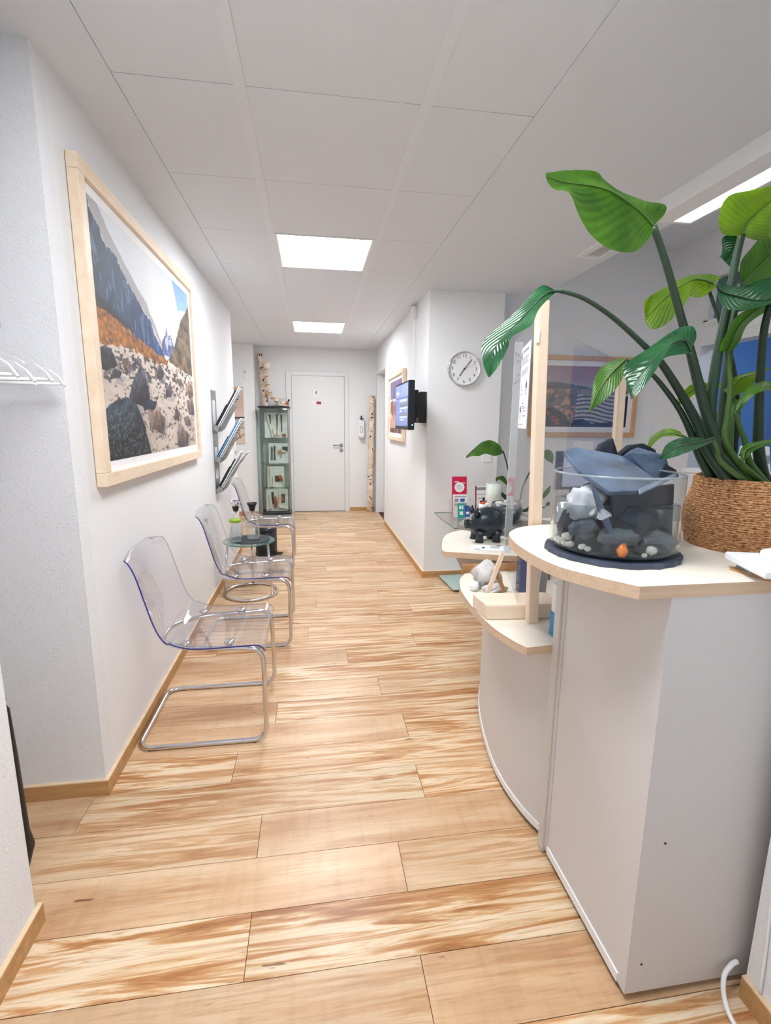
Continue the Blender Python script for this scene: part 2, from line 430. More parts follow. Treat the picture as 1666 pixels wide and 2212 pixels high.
# ceiling
GX0, GX1, R1, R2 = -0.598, 0.792, -0.212, 0.402
cl = struct('ceiling', MB().box(-1.7, GX0, -0.9, 7.6, ZC, 2.62).box(GX1, 1.92, -0.9, 4.1, ZC, 2.95).box(GX1, XR+.2, 4.1, 7.6, ZC, 2.62)
            .box(GX0, GX1, 7.5, 7.62, ZC, 2.62), M['ceil'])
struct('ceiling_void', MB().box(GX0-.01, GX1+.01, -0.9, 7.55, 2.47, 2.5), M['dark_gap'])
struct('ceiling_reception', MB().box(1.6, 3.6, -0.9, 4.6, 2.95, 3.05), M['ceil'])
TY = [1.84+0.625*k for k in range(-4, 10)]+[7.497]
LIT = (1.84-1.25, 1.84+1.25, 1.84+3.75)
tcache = {}
def ctile(x0, x1, y0, y1):
    g = 0.0016
    key = (round(x1-x0, 3), round(y1-y0, 3))
    if key not in tcache:
        w, h = (x1-x0)/2-g, (y1-y0)/2-g
        o = MB().box(-w, w, -h, h, 0, 0.018).build('ceiling_tile', M['tile']); tcache[key] = o.data; bpy.data.objects.remove(o)
    o = bpy.data.objects.new('ceiling_tile', tcache[key]); COL.objects.link(o)
    o.location = ((x0+x1)/2, (y0+y1)/2, ZC+0.002); o.parent = cl
rw = 0.016
LABL = {0: 'square flush ceiling light panel above the reception counter end of the corridor', 1: 'square flush ceiling light panel over the middle of the corridor', 2: 'square flush ceiling light panel nearest to door number 4'}
nl = 0
for y0, y1 in zip(TY[:-1], TY[1:]):
    ctile(GX0, R1-rw, y0, y1); ctile(R2+rw, GX1, y0, y1)
    if any(abs(y0-q) < 0.01 for q in LIT):
        t = thing('ceiling_light', LABL[nl], 'ceiling light', (R1/2+R2/2, (y0+y1)/2, ZC), group='flush panels in the corridor ceiling'); nl += 1
        a, b = R1+rw+.002, R2-rw-.002; c, d = y0+.003, y1-.003; f = 0.014
        MB().box(a, a+f, c, d, ZC-.002, ZC+.03).box(b-f, b, c, d, ZC-.002, ZC+.03).box(a+f, b-f, c, c+f, ZC-.002, ZC+.03).box(a+f, b-f, d-f, d, ZC-.002, ZC+.03).build('frame', M['white'], t)
        MB().box(a+f, b-f, c+f, d-f, ZC+.004, ZC+.02).build('diffuser', M['light'], t)
    else: ctile(R1+rw, R2-rw, y0, y1)
for x in (R1, R2):
    o = MB().box(x-rw-.003, x+rw+.003, -0.9, 7.497, ZC-0.0005, ZC+0.0015).build('runner', M['runner'], cl)
# baseboards: wooden skirting with a pale top edge
def baseboard(name, x0, x1, y0, y1, h=0.058):
    o = struct(name, MB().box(x0, x1, y0, y1, 0, h), M['base'])
    MB().box(x0, x1, y0, y1, h, h+.004).build('top_edge', M['base_top'], o)
t = 0.013
baseboard('baseboard_left', XL, XL+t, 1.726-t, 5.225)
baseboard('baseboard_alcove', -1.42, XL, 1.726-t, 1.726)
baseboard('baseboard_left_stub', -0.764, -0.764+t, -0.9, 1.232+t)
baseboard('baseboard_back', 0.565, XR-t, YD-t, YD)
baseboard('baseboard_niche', -1.6, -0.795, 7.285-t, 7.285)
baseboard('baseboard_right', XR-t, XR, 4.095-t, 6.42)
baseboard('baseboard_pillar', XR, 1.60, 4.095-t, 4.095)
baseboard('baseboard_reception', 1.60, 3.35, 4.44-t, 4.44)
baseboard('baseboard_right_stub', 1.012-t, 1.012, -0.9, 0.815)
# door number 4
d1 = struct('door_1', MB().box(-0.285, 0.486, YD-0.012, YD+0.03, 0.008, 2.028), M['door'], label='white flush door with number 4 at the end of the corridor')
d1['category'] = 'door'
MB().box(-0.367, -0.29, YD-0.022, YD+.06, 0, 2.09).box(0.49, 0.553, YD-0.022, YD+.06, 0, 2.09).box(-0.29, 0.49, YD-0.022, YD+.06, 2.03, 2.09).build('door_frame', M['door'], d1, bevel=.003)
MB().box(-0.286, 0.487, YD-.012, YD+.02, 0, 0.006).build('threshold_gap', M['black'], d1)
y = YD-0.0125
n4 = MB().lathe([(0.048, 0), (0.048, 0.002)], (0.069, y-.002, 1.785), 32, axis='y').build('number_disc', M['paper'], d1)
text('numeral', '4', 0.085, M['ink'], n4, (0.069, y-.0035, 1.785), (1, 0, 0), (0, 0, 1))
M['red'] = pm('red_plastic', (165, 32, 56), 0.5)
MB().box(-0.003, 0.071, y-.003, y, 1.625, 1.658).build('slider_sign', M['white'], d1)
MB().box(0.072, 0.142, y-.006, y, 1.623, 1.66).build('slider_sign_red', M['red'], d1)
hd = MB().lathe([(0.027, 0), (0.027, -.008)], (0.438, y, 1.017), 20, axis='y').tube(round_path([(0.438, y, 1.017), (0.438, y-.045, 1.017), (0.31, y-.045, 1.017)], .02), .009).build('handle', M['steel'], d1)
MB().lathe([(0.027, 0), (0.027, -.008)], (0.438, y, 0.94), 20, axis='y').build('lock_rosette', M['steel'], d1)
# doorway in the right wall, door recessed
d2 = struct('door_2', MB().box(XR+.10, XR+.135, 6.47, 7.33, 0.005, 2.06), M['door'], label='white side door recessed in the right wall beside the birch pole')
MB().box(XR-.012, XR+.138, 6.40, 6.475, 0, 2.13).box(XR-.012, XR+.138, 7.325, 7.40, 0, 2.13).box(XR-.012, XR+.138, 6.475, 7.325, 2.055, 2.13).build('door_frame', M['door'], d2, bevel=.003)
# doorway from the reception to the blue room, with a transom window above
d3 = struct('door_3', MB().box(3.325, 3.48, DY1-.01, DY1+.075, 0, 2.115).box(3.325, 3.48, DY0-.075, DY0+.01, 0, 2.115).box(3.325, 3.48, DY0+.01, DY1-.01, 2.03, 2.115), M['door'], label='white door frame to the blue room')
M['transom'] = sheet('transom_glass', (0.45, 0.55, 0.58, 1), 1.5, 0.02, 0.5, (0.20, 0.27, 0.30, 1))
w1 = struct('window_1', MB().box(3.33, 3.47, DY0, DY0+.04, 2.23, 2.6).box(3.33, 3.47, DY1-.04, DY1, 2.23, 2.6).box(3.33, 3.47, DY0, DY1, 2.2, 2.24).box(3.33, 3.47, DY0, DY1, 2.57, 2.6), M['door'])
MB().box(3.39, 3.40, DY0+.04, DY1-.04, 2.24, 2.57).build('pane', M['transom'], w1)
t = thing('ceiling_light', 'round lamp added out of view to light the blue room', 'ceiling light', (4.5, 3.6, 2.62))  # added lamp, out of view, that brightens the blue walls
MB().lathe([(0.2, 0), (0.2, -.05), (0.19, -.06)], (4.5, 3.6, 2.62), 24).build('diffuser', emit('blue_room_added_lamp', (0.9, 0.96, 1, 1), 30), t)
# lamps along the edge of the lowered reception ceiling
def louvre_lamp(label, x0, x1, y0, y1, z, lit):
    t = thing('louvre_lamp', label, 'ceiling lamp', ((x0+x1)/2, (y0+y1)/2, ZC), group='louvre lamps above the reception')
    l0, l1 = x1-.105, x1-.012
    MB().box(x0, l0, y0, y1, z, ZC).box(l1, x1, y0, y1, z, ZC).box(l0, l1, y1-.02, y1, z, ZC).box(l0, l1, y0, y0+.02, z, ZC).box(l0, l1, y0+.02, y1-.02, min(z+.05, ZC-.001), ZC).build('housing', M['white'], t)
    n = int((y1-y0-.04)/.035)
    for i in range(n):
        y = y0+.03+i*.035
        MB().box(l0, l1, y, y+.002, z+.001, min(z+.03, ZC-.002)).build('slat', M['chrome'], t)
    if lit: MB().tube([((l0+l1)/2, y0+.03, z+.038), ((l0+l1)/2, y1-.03, z+.038)], .011, 10).build('tube', M['tube_light'] if lit else M['white'], t)
    return t
louvre_lamp('lit fluorescent louvre lamp above the big potted plant', 1.668, 1.88, 1.02, 2.40, 2.345, True)
louvre_lamp('unlit louvre lamp on the ceiling behind the tall plant leaf', 1.69, 1.84, 2.60, 3.14, 2.408, False)
# lamps added outside the picture to brighten the reception
for i, (x, y) in enumerate([(2.6, 0.9), (2.6, 2.6)]):
    t = thing('ceiling_light', 'added unseen square lamp under the high reception ceiling, %s' % ('by the entrance' if i == 0 else 'by the blue room'), 'ceiling light', (x, y, 2.95))
    MB().box(x-.3, x+.3, y-.3, y+.3, 2.90, 2.95).build('frame', M['white'], t)
    MB().box(x-.28, x+.28, y-.28, y+.28, 2.892, 2.90).build('diffuser', emit('reception_added_lamp_%d' % i, (1, .99, .97, 1), 3.0), t)
# ------------------------------------------------------------------ flat prints
RNG = np.random.RandomState(3)
_LAT = RNG.rand(256, 256)
def vnoise(x, y):
    xi = np.floor(x).astype(int); yi = np.floor(y).astype(int); fx = x-xi; fy = y-yi
    fx = fx*fx*(3-2*fx); fy = fy*fy*(3-2*fy)
    g = lambda a, b: _LAT[a % 256, b % 256]
    return (g(xi, yi)*(1-fx)+g(xi+1, yi)*fx)*(1-fy)+(g(xi, yi+1)*(1-fx)+g(xi+1, yi+1)*fx)*fy
def fbm(x, y, o=4):
    s = 0; a = 0.5; t = 0
    for i in range(o): s = s+a*vnoise(x*2**i+17*i, y*2**i+5*i); t += a; a *= 0.55
    return s/t
def inpoly(u, v, P):
    r = np.zeros(u.shape, bool); n = len(P)
    for i in range(n):
        x0, y0 = P[i]; x1, y1 = P[(i+1) % n]
        if y0 == y1: continue
        c = ((y0 > v) != (y1 > v)) & (u < (x1-x0)*(v-y0)/(y1-y0)+x0)
        r ^= c
    return r
class Canvas:
    def __init__(s, nx, ny):
        s.nx, s.ny = nx, ny
        s.u, s.v = np.meshgrid(np.linspace(0, 1, nx), np.linspace(0, 1, ny))
        s.c = np.ones((ny, nx, 3))*240
    def fill(s, mask, col, k=1.0):
        col = np.array(col, float)
        k = np.asarray(k, float)
        if k.ndim == 2: k = k[..., None]
        new = s.c*(1-k)+(col if col.ndim == 1 else col)*k
        s.c = np.where(mask[..., None], new, s.c)
    def poly(s, P, col, var=0.0, sc=40, seed=0):
        m = inpoly(s.u, s.v, P)
        n = fbm(s.u*sc+seed, s.v*sc+seed, 4)[..., None]
        s.c = np.where(m[..., None], np.array(col, float)*(1+var*(n-0.5)*2), s.c); return m
    def rect(s, u0, u1, v0, v1, col): s.fill((s.u >= u0) & (s.u <= u1) & (s.v >= v0) & (s.v <= v1), col)
    def mesh(s, name, mat, parent, O, U, V):
        O = Vector(O); U = Vector(U); V = Vector(V)
        rows = [[O+U*(i/(s.nx-1))+V*(j/(s.ny-1)) for i in range(s.nx)] for j in range(s.ny)]
        o = MB().grid(rows, False).build(name, mat, parent)
        a = np.clip(s.c/255, 0, 1); a = np.where(a <= 0.04045, a/12.92, ((a+0.055)/1.055)**2.4)
        col = np.concatenate([a.reshape(-1, 3), np.ones((s.nx*s.ny, 1))], 1).astype(np.float32)
        at = o.data.color_attributes.new('Col', 'FLOAT_COLOR', 'POINT'); at.data.foreach_set('color', col.ravel())
        return o
def valley():
    k = Canvas(300, 220); u, v = k.u, k.v
    sky = fbm(u*3, v*4, 4)
    base = np.stack([188+40*sky, 196+36*sky, 208+28*sky], -1); k.c = base
    k.fill((v > 0.6) & (u > 0.15), (232, 233, 236), np.clip(1-abs(u-0.5-0.2*(0.8-v))*3, 0, 1)*0.85)
    k.poly([(.74, 1.02), (1.02, 1.05), (1.02, .9), (.81, .84), (.79, .9)], (136, 170, 216), .15, 8)
    ridge = [(-.02, 1.02), (0.013, 0.95), (0.041, 0.92), (0.098, 0.871), (0.176, 0.844), (0.257, 0.768), (0.339, 0.717), (0.434, 0.676), (0.498, 0.61), (0.575, 0.53)]
    cloud = [(0, 1.03), (.06, 1.0), (0.109, 0.945), (0.215, 0.868), (0.307, 0.809), (0.41, 0.748), (0.505, 0.654), (0.575, 0.55)]
    m = inpoly(u+0.03*(fbm(u*14, v*14)-.5), v, cloud+ridge[::-1]); k.fill(m, (156, 150, 152), 0.75)
    m = inpoly(u+0.04*(fbm(u*18, v*18)-.5), v+0.04*(fbm(u*25+9, v*25)-.5), ridge+[(.6, .5), (-.02, .5)])
    n = fbm(u*30-v*20, v*8+u*9, 5)
    col = np.stack([22+42*n, 42+40*n+18*u, 58+50*n+80*u], -1); k.c = np.where(m[..., None], col, k.c)
    k.fill(m & (fbm(u*60, v*14+u*20, 3) > .66), (120, 150, 180), .5)
    k.poly([(0.549, 0.53), (.56, .6), (0.60, 0.64), (.622, .69), (.65, .65), (0.68, 0.665), (0.72, 0.60), (.70, .53)], (86, 100, 142), .5, 40)
    k.fill(inpoly(u, v, [(.6, .64), (.622, .69), (.65, .64), (.68, .66), (.69, .6), (.64, .6), (.62, .56), (.6, .6)]) & (fbm(u*60, v*60) > .45), (206, 210, 224), .8)
    m = k.poly([(1.03, .97), (0.93, .86), (0.853, 0.798), (0.76, 0.66), (0.72, 0.6), (0.63, 0.514), (.7, .44), (1.03, .40)], (92, 78, 62), .7, 16, 4)
    k.fill(m & (fbm(u*22+v*30, v*9-u*8) > .58), (150, 122, 92), .6)
    river = v < 0.505-0.10*np.clip(u-0.62, 0, 1)
    n = fbm(u*7, v*22, 5); g = np.clip(v/0.5, 0, 1)
    k.c = np.where(river[..., None], np.stack([176+40*n+26*g, 158+42*n+30*g, 144+44*n+32*g], -1), k.c)
    gr = [(-.02, .63), (.09, .60), (.199, .572), (.311, .548), (.484, .525), (.63, .505), (.60, .475), (.45, .47), (.231, .488), (.074, .475), (-.02, .46)]
    m = inpoly(u, v+.03*(fbm(u*40, v*40)-.5), gr); n = fbm(u*60, v*60, 4)
    k.c = np.where(m[..., None], np.stack([96+170*(n-.1), 58+112*(n-.1), 22+52*(n-.1)], -1), k.c)
    k.fill(inpoly(u, v, [(-.02, .66), (.03, .65), (.15, .61), (.3, .57), (.2, .58), (.05, .60), (-.02, .60)]), (38, 34, 34), .85)
    # field of small stones, then the big ones
    d = fbm(u*46, v*75, 3); band = np.clip(1-abs(v-.40)/.11, 0, 1)*np.clip(1.25-u*.5, 0, 1)
    k.fill(river & (d > .66-.2*band), (58, 54, 58), .85); k.fill(river & (d > .70-.2*band) & (d < .73-.2*band), (150, 128, 112), .8)
    def rock(P, col, s):
        P = [(x, y) for x, y in P]; cx = sum(p[0] for p in P)/len(P); cy = sum(p[1] for p in P)/len(P)
        uu = u+.02*(fbm(u*30+s, v*30)-.5); vv = v+.03*(fbm(u*30, v*30+s)-.5)
        sh = inpoly(uu-.03, vv+.02, P); k.fill(sh, (150, 146, 150), .5)
        m = inpoly(uu, vv, P); n = fbm(u*55+s, v*40, 4); top = np.clip((v-cy)*9+.4-(u-cx)*3, 0, 1)
        c = np.array(col, float)*(0.45+.95*n[..., None])*(0.75+.7*top[..., None]); k.c = np.where(m[..., None], c, k.c)
    rock([(-.02, .44), (.04, .47), (.09, .44), (.10, .385), (-.02, .365)], (62, 62, 70), 1)
    rock([(.045, .335), (.075, .375), (.14, .372), (.115, .345)], (70, 68, 74), 2)
    rock([(.15, .42), (.19, .44), (.22, .40), (.16, .39)], (120, 96, 80), 11); rock([(.24, .45), (.28, .46), (.3, .42), (.25, .42)], (80, 74, 76), 12)
    rock([(.18, .275), (.22, .34), (.30, .44), (.352, .39), (.375, .275), (.30, .235), (.2, .24)], (66, 66, 76), 3)
    rock([(.298, .252), (.387, .273), (.451, .26), (.416, .224), (.309, .215)], (46, 54, 72), 4)
    rock([(.34, .205), (.435, .228), (.535, .185), (.505, .085), (.345, .13)], (128, 108, 98), 5)
    rock([(.67, .105), (.742, .15), (.873, .07), (.84, -.01), (.68, .015)], (116, 104, 100), 6)
    rock([(.56, .34), (.63, .38), (.662, .33), (.62, .29), (.56, .30)], (86, 78, 82), 7)
    rock([(.465, .425), (.515, .475), (.555, .43), (.525, .385), (.46, .385)], (82, 72, 74), 8)
    rock([(.645, .174), (.695, .26), (.745, .215), (.72, .16)], (96, 84, 82), 9)
    rock([(.86, .38), (.96, .44), (1.02, .34), (.92, .30)], (134, 112, 98), 10); rock([(.86, .30), (.98, .31), (1.02, .2), (.9, .2)], (110, 98, 94), 13)
    rock([(.80, .19), (.9, .2), (.92, .14), (.83, .13)], (120, 106, 100), 14); rock([(.74, .42), (.8, .43), (.82, .38), (.75, .38)], (120, 106, 96), 15)
    rock([(-.02, .02), (-.02, .2), (.069, .245), (.164, .265), (.247, .238), (.30, .14), (.35, -.02), (-.02, -.02)], (44, 52, 60), 16)
    m = inpoly(u, v, [(0, .02), (0, .18), (.164, .25), (.28, .13), (.33, 0)]) & (fbm(u*110, v*110, 2) > .64); k.fill(m, (140, 150, 150), .5)
    return k
def picture(name, label, O, U, V, nrm, canvas, fw=0.045, mat=0.05, depth=0.028, gap=0.012, wood='frame_wood'):
    """framed print: O = lower left of the frame, U and V its sides, nrm away from the wall"""
    O = Vector(O); U = Vector(U); V = Vector(V); N = Vector(nrm)
    u = U.normalized(); v = V.normalized(); lu = U.length; lv = V.length
    t = thing(name, label, 'picture', tuple(O+U*.5))
    for a, b, d in ((O, O+U, v), (O+V-v*fw, O+V-v*fw+U, v)):
        MB().slab([a, b, b+d*fw, a+d*fw], N, depth).build('frame_rail', M[wood], t, bevel=.003)
    for a, d in ((O+v*fw, u), (O+U-u*fw+v*fw, u)):
        MB().slab([a, a+d*fw, a+d*fw+v*(lv-2*fw), a+v*(lv-2*fw)], N, depth).build('frame_stile', M[wood], t, bevel=.003)
    a = O+u*fw+v*fw
    MB().slab([a, a+u*(lu-2*fw), a+u*(lu-2*fw)+v*(lv-2*fw), a+v*(lv-2*fw)], N, gap).build('mount', M['paper'], t)
    a = a+u*mat+v*mat+N*(gap+.0008)
    canvas.mesh('print', M['print'], t, a, u*(lu-2*fw-2*mat), v*(lv-2*fw-2*mat))
    return t
# big mountain picture on the left wall (u runs away from the camera)
picture('framed_picture', 'large framed print of a rocky river valley between mountains on the left wall', (XL+.002, 1.885, 1.12), (0, 1.575, 0), (0, 0, 1.095), (1, 0, 0), valley(), fw=.05, mat=.038, depth=.036, gap=.02)

# ------------------------------------------------------------------ brochure rack on the left wall
def rack():
    t = thing('brochure_rack', 'steel wall rack with three slanted brochure pockets beside the big picture', 'rack', (XL, 4.15, .75))
    x = XL+.004
    MB().box(XL, x, 4.05, 4.075, .78, 1.60).box(XL, x, 4.215, 4.24, .78, 1.60).box(XL, x, 4.075, 4.215, 1.53, 1.60).box(XL, x, 4.075, 4.215, 1.16, 1.26).box(XL, x, 4.075, 4.215, .78, .9).build('back_strip', M['steel'], t)
    tops = []
    for i, z in enumerate((1.315, 1.07, .83)):
        a = Vector((x, 0, z)); d = Vector((.17, 0, .30)).normalized(); n = Vector((d.z, 0, -d.x))
        P = lambda s, y, o=0, z=z, d=d, n=n: Vector((x+.012, y, z))+d*s+n*o
        # tray: floor lip, sloping front with a window
        MB().slab([P(-.02, 4.03), P(-.02, 4.26), P(.02, 4.26), P(.02, 4.03)], n, .04).build('pocket_base', M['steel'], t)
        f = MB().slab([P(0, 4.03, .045), P(0, 4.26, .045), P(.06, 4.26, .045), P(.06, 4.03, .045)], n, .002)
        f.slab([P(.06, 4.03, .045), P(.06, 4.07, .045), P(.13, 4.07, .045), P(.13, 4.03, .045)], n, .002)
        f.slab([P(.06, 4.22, .045), P(.06, 4.26, .045), P(.13, 4.26, .045), P(.13, 4.22, .045)], n, .002)
        f.slab([P(.13, 4.03, .045), P(.13, 4.26, .045), P(.22, 4.26, .045), P(.22, 4.03, .045)], n, .002)
        f.build('pocket_front', M['steel'], t)
        MB().slab([P(0, 4.03), P(0, 4.26), P(.2, 4.26), P(.2, 4.03)], n, .002).build('pocket_back', M['steel'], t)
        tops.append((P, n, d))
    M['brochure_blue'] = pm('brochure_blue', (96, 176, 232), .5, noise=.2, nscale=40)
    M['brochure_dark'] = pm('brochure_dark', (44, 46, 54), .5, noise=.3, nscale=40)
    M['brochure_grey'] = pm('brochure_grey', (206, 208, 212), .55, noise=.12, nscale=60)
    sets = [[('brochure_dark', .33, 'dark-backed brochure'), ('paper', .365, 'white brochure'), ('brochure_grey', .355, 'pale grey printed leaflet')],
            [('brochure_blue', .35, 'light blue brochure'), ('paper', .37, 'thick white brochure'), ('brochure_grey', .36, 'grey printed leaflet')],
            [('brochure_dark', .27, 'black folder'), ('paper', .34, 'white leaflet'), ('brochure_grey', .36, 'curling grey magazine')]]
    where = ['top', 'middle', 'bottom']
    for i, s in enumerate(sets):
        P, n, d = tops[i]
        for k, (mt, hgt, lb) in enumerate(s):
            o = .006+k*.0125
            y0 = 4.045+.004*k
            O = P(.022, y0, o)
            r = thing('brochure', '%s in the %s pocket of the steel wall rack' % (lb, where[i]), 'brochure', tuple(O), group='brochures in the wall rack')
            rows = []
            for q in range(9):
                s_ = .022+(hgt-.02)*q/8; bend = (.03*(q/8)**3 if (i == 2 and k == 2) else .0)
                rows.append([P(s_, y0, o+bend), P(s_, y0+.195, o+bend)])
            rows2 = [[p+n*.008 for p in rr] for rr in rows]
            mb = MB().grid(rows).grid([rr[::-1] for rr in rows2])
            for rr in (0, 1):
                mb.grid([[a[rr] for a in rows], [a[rr] for a in rows2]], False)
            mb.grid([rows[-1], rows2[-1]], False)
            mb.build('cover', M[mt], r)
            if k == 2:
                for q, (a0, a1, h0) in enumerate(((.03, .16, .27), (.03, .12, .25), (.05, .1, .295))):
                    bend = (.03*((h0-.002)/.31)**3 if i == 2 else 0)
                    c = P(h0, y0+a0, o+.0088+bend); e = P(h0, y0+a1, o+.0088+bend)
                    MB().slab([c, e, e+d*.008, c+d*.008], n, .0004).build('print_line', M['ink'], r)
    return t
rack()
t = thing('wall_socket', 'small white cable outlet on the left wall past the brochure rack', 'socket', (XL, 5.09, 1.02))
MB().box(XL, XL+.012, 5.05, 5.13, 1.0, 1.14).build('plate', M['white'], t, bevel=.003)
MB().box(XL+.012, XL+.016, 5.07, 5.11, 1.03, 1.07).build('insert', M['grey'], t)

# ------------------------------------------------------------------ acrylic cantilever chairs
def make_chair():
    t = thing('acrylic_chair', 'x', 'chair', (0, 0, 0), group='clear acrylic cantilever chairs along the left wall')
    prof = smooth_path([(-.268, 0, .842), (-.252, 0, .812), (-.232, 0, .755), (-.205, 0, .64), (-.178, 0, .545), (-.14, 0, .478), (-.085, 0, .447), (0, 0, .436), (.12, 0, .436), (.215, 0, .438), (.252, 0, .432), (.266, 0, .41)], 5)
    n = len(prof); K = 17; th = .006
    def hw(i):
        s = i/(n-1)
        w = .225+.018*math.sin(min(1, s/.55)*PI*.5) if s < .55 else .243-.005*(s-.55)/.45
        if s < .10: w -= .055*(1-s/.10)**2.2
        if s > .95: w -= .02*((s-.95)/.05)**2
        return w
    up, dn = [], []
    for i in range(n):
        a = prof[max(i-1, 0)]; b = prof[min(i+1, n-1)]; d = (b-a).normalized(); nr = Vector((-d.z, 0, d.x))
        if nr.z < 0 and i > n*.5: nr = -nr
        if i <= n*.5 and nr.x < 0: nr = -nr
        s = i/(n-1); ru, rd = [], []
        for j in range(K):
            q = -1+2*j/(K-1); y = q*hw(i)
            lift = .022*q*q*math.sin(PI*min(1, s/.62))+.008*q*q*(1 if s > .5 else 0)
            crown = -.010*(1-q*q)*(1-s/.08) if s < .08 else 0
            p = prof[i]+nr*lift+Vector((0, y, 0))
            if s < .1: p = p-Vector((0, 0, .030*(abs(q)**4)*(1-s/.1)))
            ru.append(p+nr*th*.5); rd.append(p-nr*th*.5)
        up.append(ru); dn.append(rd)
    sh = MB().grid(up).grid([r[::-1] for r in dn]).build('shell', M['acrylic'], t)
    for j in (0, K-1): MB().grid([[r[j] for r in up], [r[j] for r in dn]], False).build('shell_side_edge', M['acrylic_edge' if j == 0 else 'acrylic_rim'], sh)  # same clear acrylic; violet near edge and pale far edge are painted-in light
    for j in (0, -1): MB().grid([up[j], dn[j]], False).build('shell_end_edge', M['acrylic_rim'], sh)
    r = .0105; y = .236
    loop = [(-.05, -.17, .418), (.2, -.2, .418), (.262, -y, .40), (.268, -y, .08), (.262, -y, r), (-.262, -y, r), (-.262, y, r), (.262, y, r), (.268, y, .08), (.262, y, .40), (.2, .2, .418), (-.05, .17, .418), (-.175, .12, .41), (-.175, -.12, .41)]
    pts = [(-.06, -.175, .42), (.262, -.215, .42), (.266, -y, r), (-.262, -y, r), (-.262, y, r), (.266, y, r), (.262, .215, .42), (-.06, .175, .42), (-.185, .09, .418), (-.185, -.09, .418)]
    MB().tube(round_path(pts, .065, 7, True), r, 10, closed=True).build('frame', M['chrome'], t)
    for x in (-.06, .12):
        for s in (-1, 1):
            yy = s*(.178+.1*(x+.06)*.25)
            MB().lathe([(.0, .441), (.021, .441), (.021, .446), (.015, .450), (0, .450)], (x, yy, 0), 20).lathe([(.012, .415), (.012, .441)], (x, yy, 0), 12).build('mount_disc', M['chrome'], t)
    for s in (-1, 1):
        for x in (-.2, .2): MB().box(x-.02, x+.02, s*y-.006, s*y+.006, 0, .003).build('glide', M['black'], t)
    return t
ch = make_chair()
CHL = ['clear acrylic cantilever chair beneath the large valley picture', 'clear acrylic cantilever chair next to the round glass table, beneath the brochure rack', 'clear acrylic cantilever chair in front of the black pedal bin, past the glass table']
ch.location = (-.482, 2.19, 0); ch['label'] = CHL[0]
dup(ch, (-.415, 3.10, 0), CHL[1]); dup(ch, (-.455, 4.64, 0), CHL[2])

# ------------------------------------------------------------------ round glass table
TX, TYY, TZ = -.507, 3.87, .437
t = thing('side_table', 'small round glass side table with chrome ring base between the acrylic chairs', 'table', (TX, TYY, 0))
gt = MB().lathe([(0, TZ-.009), (.196, TZ-.009), (.196, TZ), (0, TZ)], (TX, TYY, 0), 48, False).build('glass_top', M['green_glass'], t)
MB().lathe([(.1955, TZ-.009), (.1985, TZ-.0075), (.1985, TZ-.0015), (.1955, TZ)], (TX, TYY, 0), 48, caps=False).build('rim', M['glass_edge'], gt)
MB().tube([(TX+.205*math.cos(a), TYY+.205*math.sin(a), .011) for a in [2*PI*i/48 for i in range(48)]], .0105, 10, closed=True).build('base_ring', M['chrome'], t)
for a in (-.5, 1.6, 3.45):
    x, y = TX+.17*math.cos(a), TYY+.17*math.sin(a)
    MB().tube([(x+.03*math.cos(a), y+.03*math.sin(a), .018), (x, y, TZ-.012)], .0095, 12).lathe([(.02, TZ-.014), (.02, TZ-.009)], (x, y, 0), 16).build('leg', M['chrome'], t)
M['slate_mat'] = pm('dark_mat', (48, 56, 58), .7, noise=.25, nscale=40, bump=.1)
tag(MB().lathe([(0, TZ), (.155, TZ), (.155, TZ+.004), (0, TZ+.004)], (TX+.005, TYY+.02, 0), 40, False).build('coaster', M['slate_mat']), 'round dark slate coaster lying on the glass side table', 'coaster')
M['water'] = sheet('water', (0.97, 0.985, 0.99, 1), 1.33, 0.0, .12, (.9, .93, .95, 1))
def carafe(label, x, y, h, r, neck, lid, z=TZ+.004):
    t = thing('carafe', label, 'carafe', (x, y, z), group='carafes on the glass side table')
    P = [(r*.94, 0), (r, .006), (r*.97, h*.3), (r*.78, h*.55), (neck, h*.8), (neck*1.12, h*.92), (neck*1.45, h)]
    pr = [(p.x, p.z) for p in smooth_path([(a, 0, b) for a, b in P], 5)]
    MB().lathe(pr, (x, y, z), 28, caps=False).build('glass_body', M['bottle'], t)
    wp = [(0, .006)]+[(a-.004, b+.006) for a, b in pr if .006 < b+.004 < h*.33]; wp.append((0, wp[-1][1]))
    MB().lathe(wp, (x, y, z), 28).build('water', M['water'], t)
    if lid == 'green':
        MB().lathe([(neck*1.5, h-.012), (neck*1.6, h+.004), (neck*1.5, h+.012), (0, h+.012)], (x, y, z), 24).build('lid', pm('lime_lid', (142, 182, 44), .5), t)
    else:
        ring = MB().lathe([(neck*1.15, h-.035), (neck*1.35, h-.02), (neck*1.7, h+.002), (neck*1.7, h+.012)], (x, y, z), 24).build('collar', M['black'], t)
        MB().lathe([(neck*1.62, h+.004), (neck*2.1, h+.015), (neck*2.4, h+.048 if lid == 'steel' else h+.03), (neck*2.3, h+.048 if lid == 'steel' else h+.028), (neck*1.5, h+.012), (0, h+.010)], (x, y, z), 24).build('funnel', M['chrome' if lid == 'steel' else 'black'], t)
        MB().lathe([(0, h-.05), (.007, h-.047), (.007, h)], (x, y, z), 12).build('stopper', M['chrome'], t)
carafe('tall glass water carafe with black funnel stopper on the side table', -.475, 3.87, .265, .052, .0165, 'black')
carafe('glass water carafe with steel funnel top behind the green-lidded bottle', -.612, 3.955, .25, .05, .0165, 'steel')
carafe('short glass water bottle with lime green lid on the side table', -.598, 3.80, .17, .05, .028, 'green')

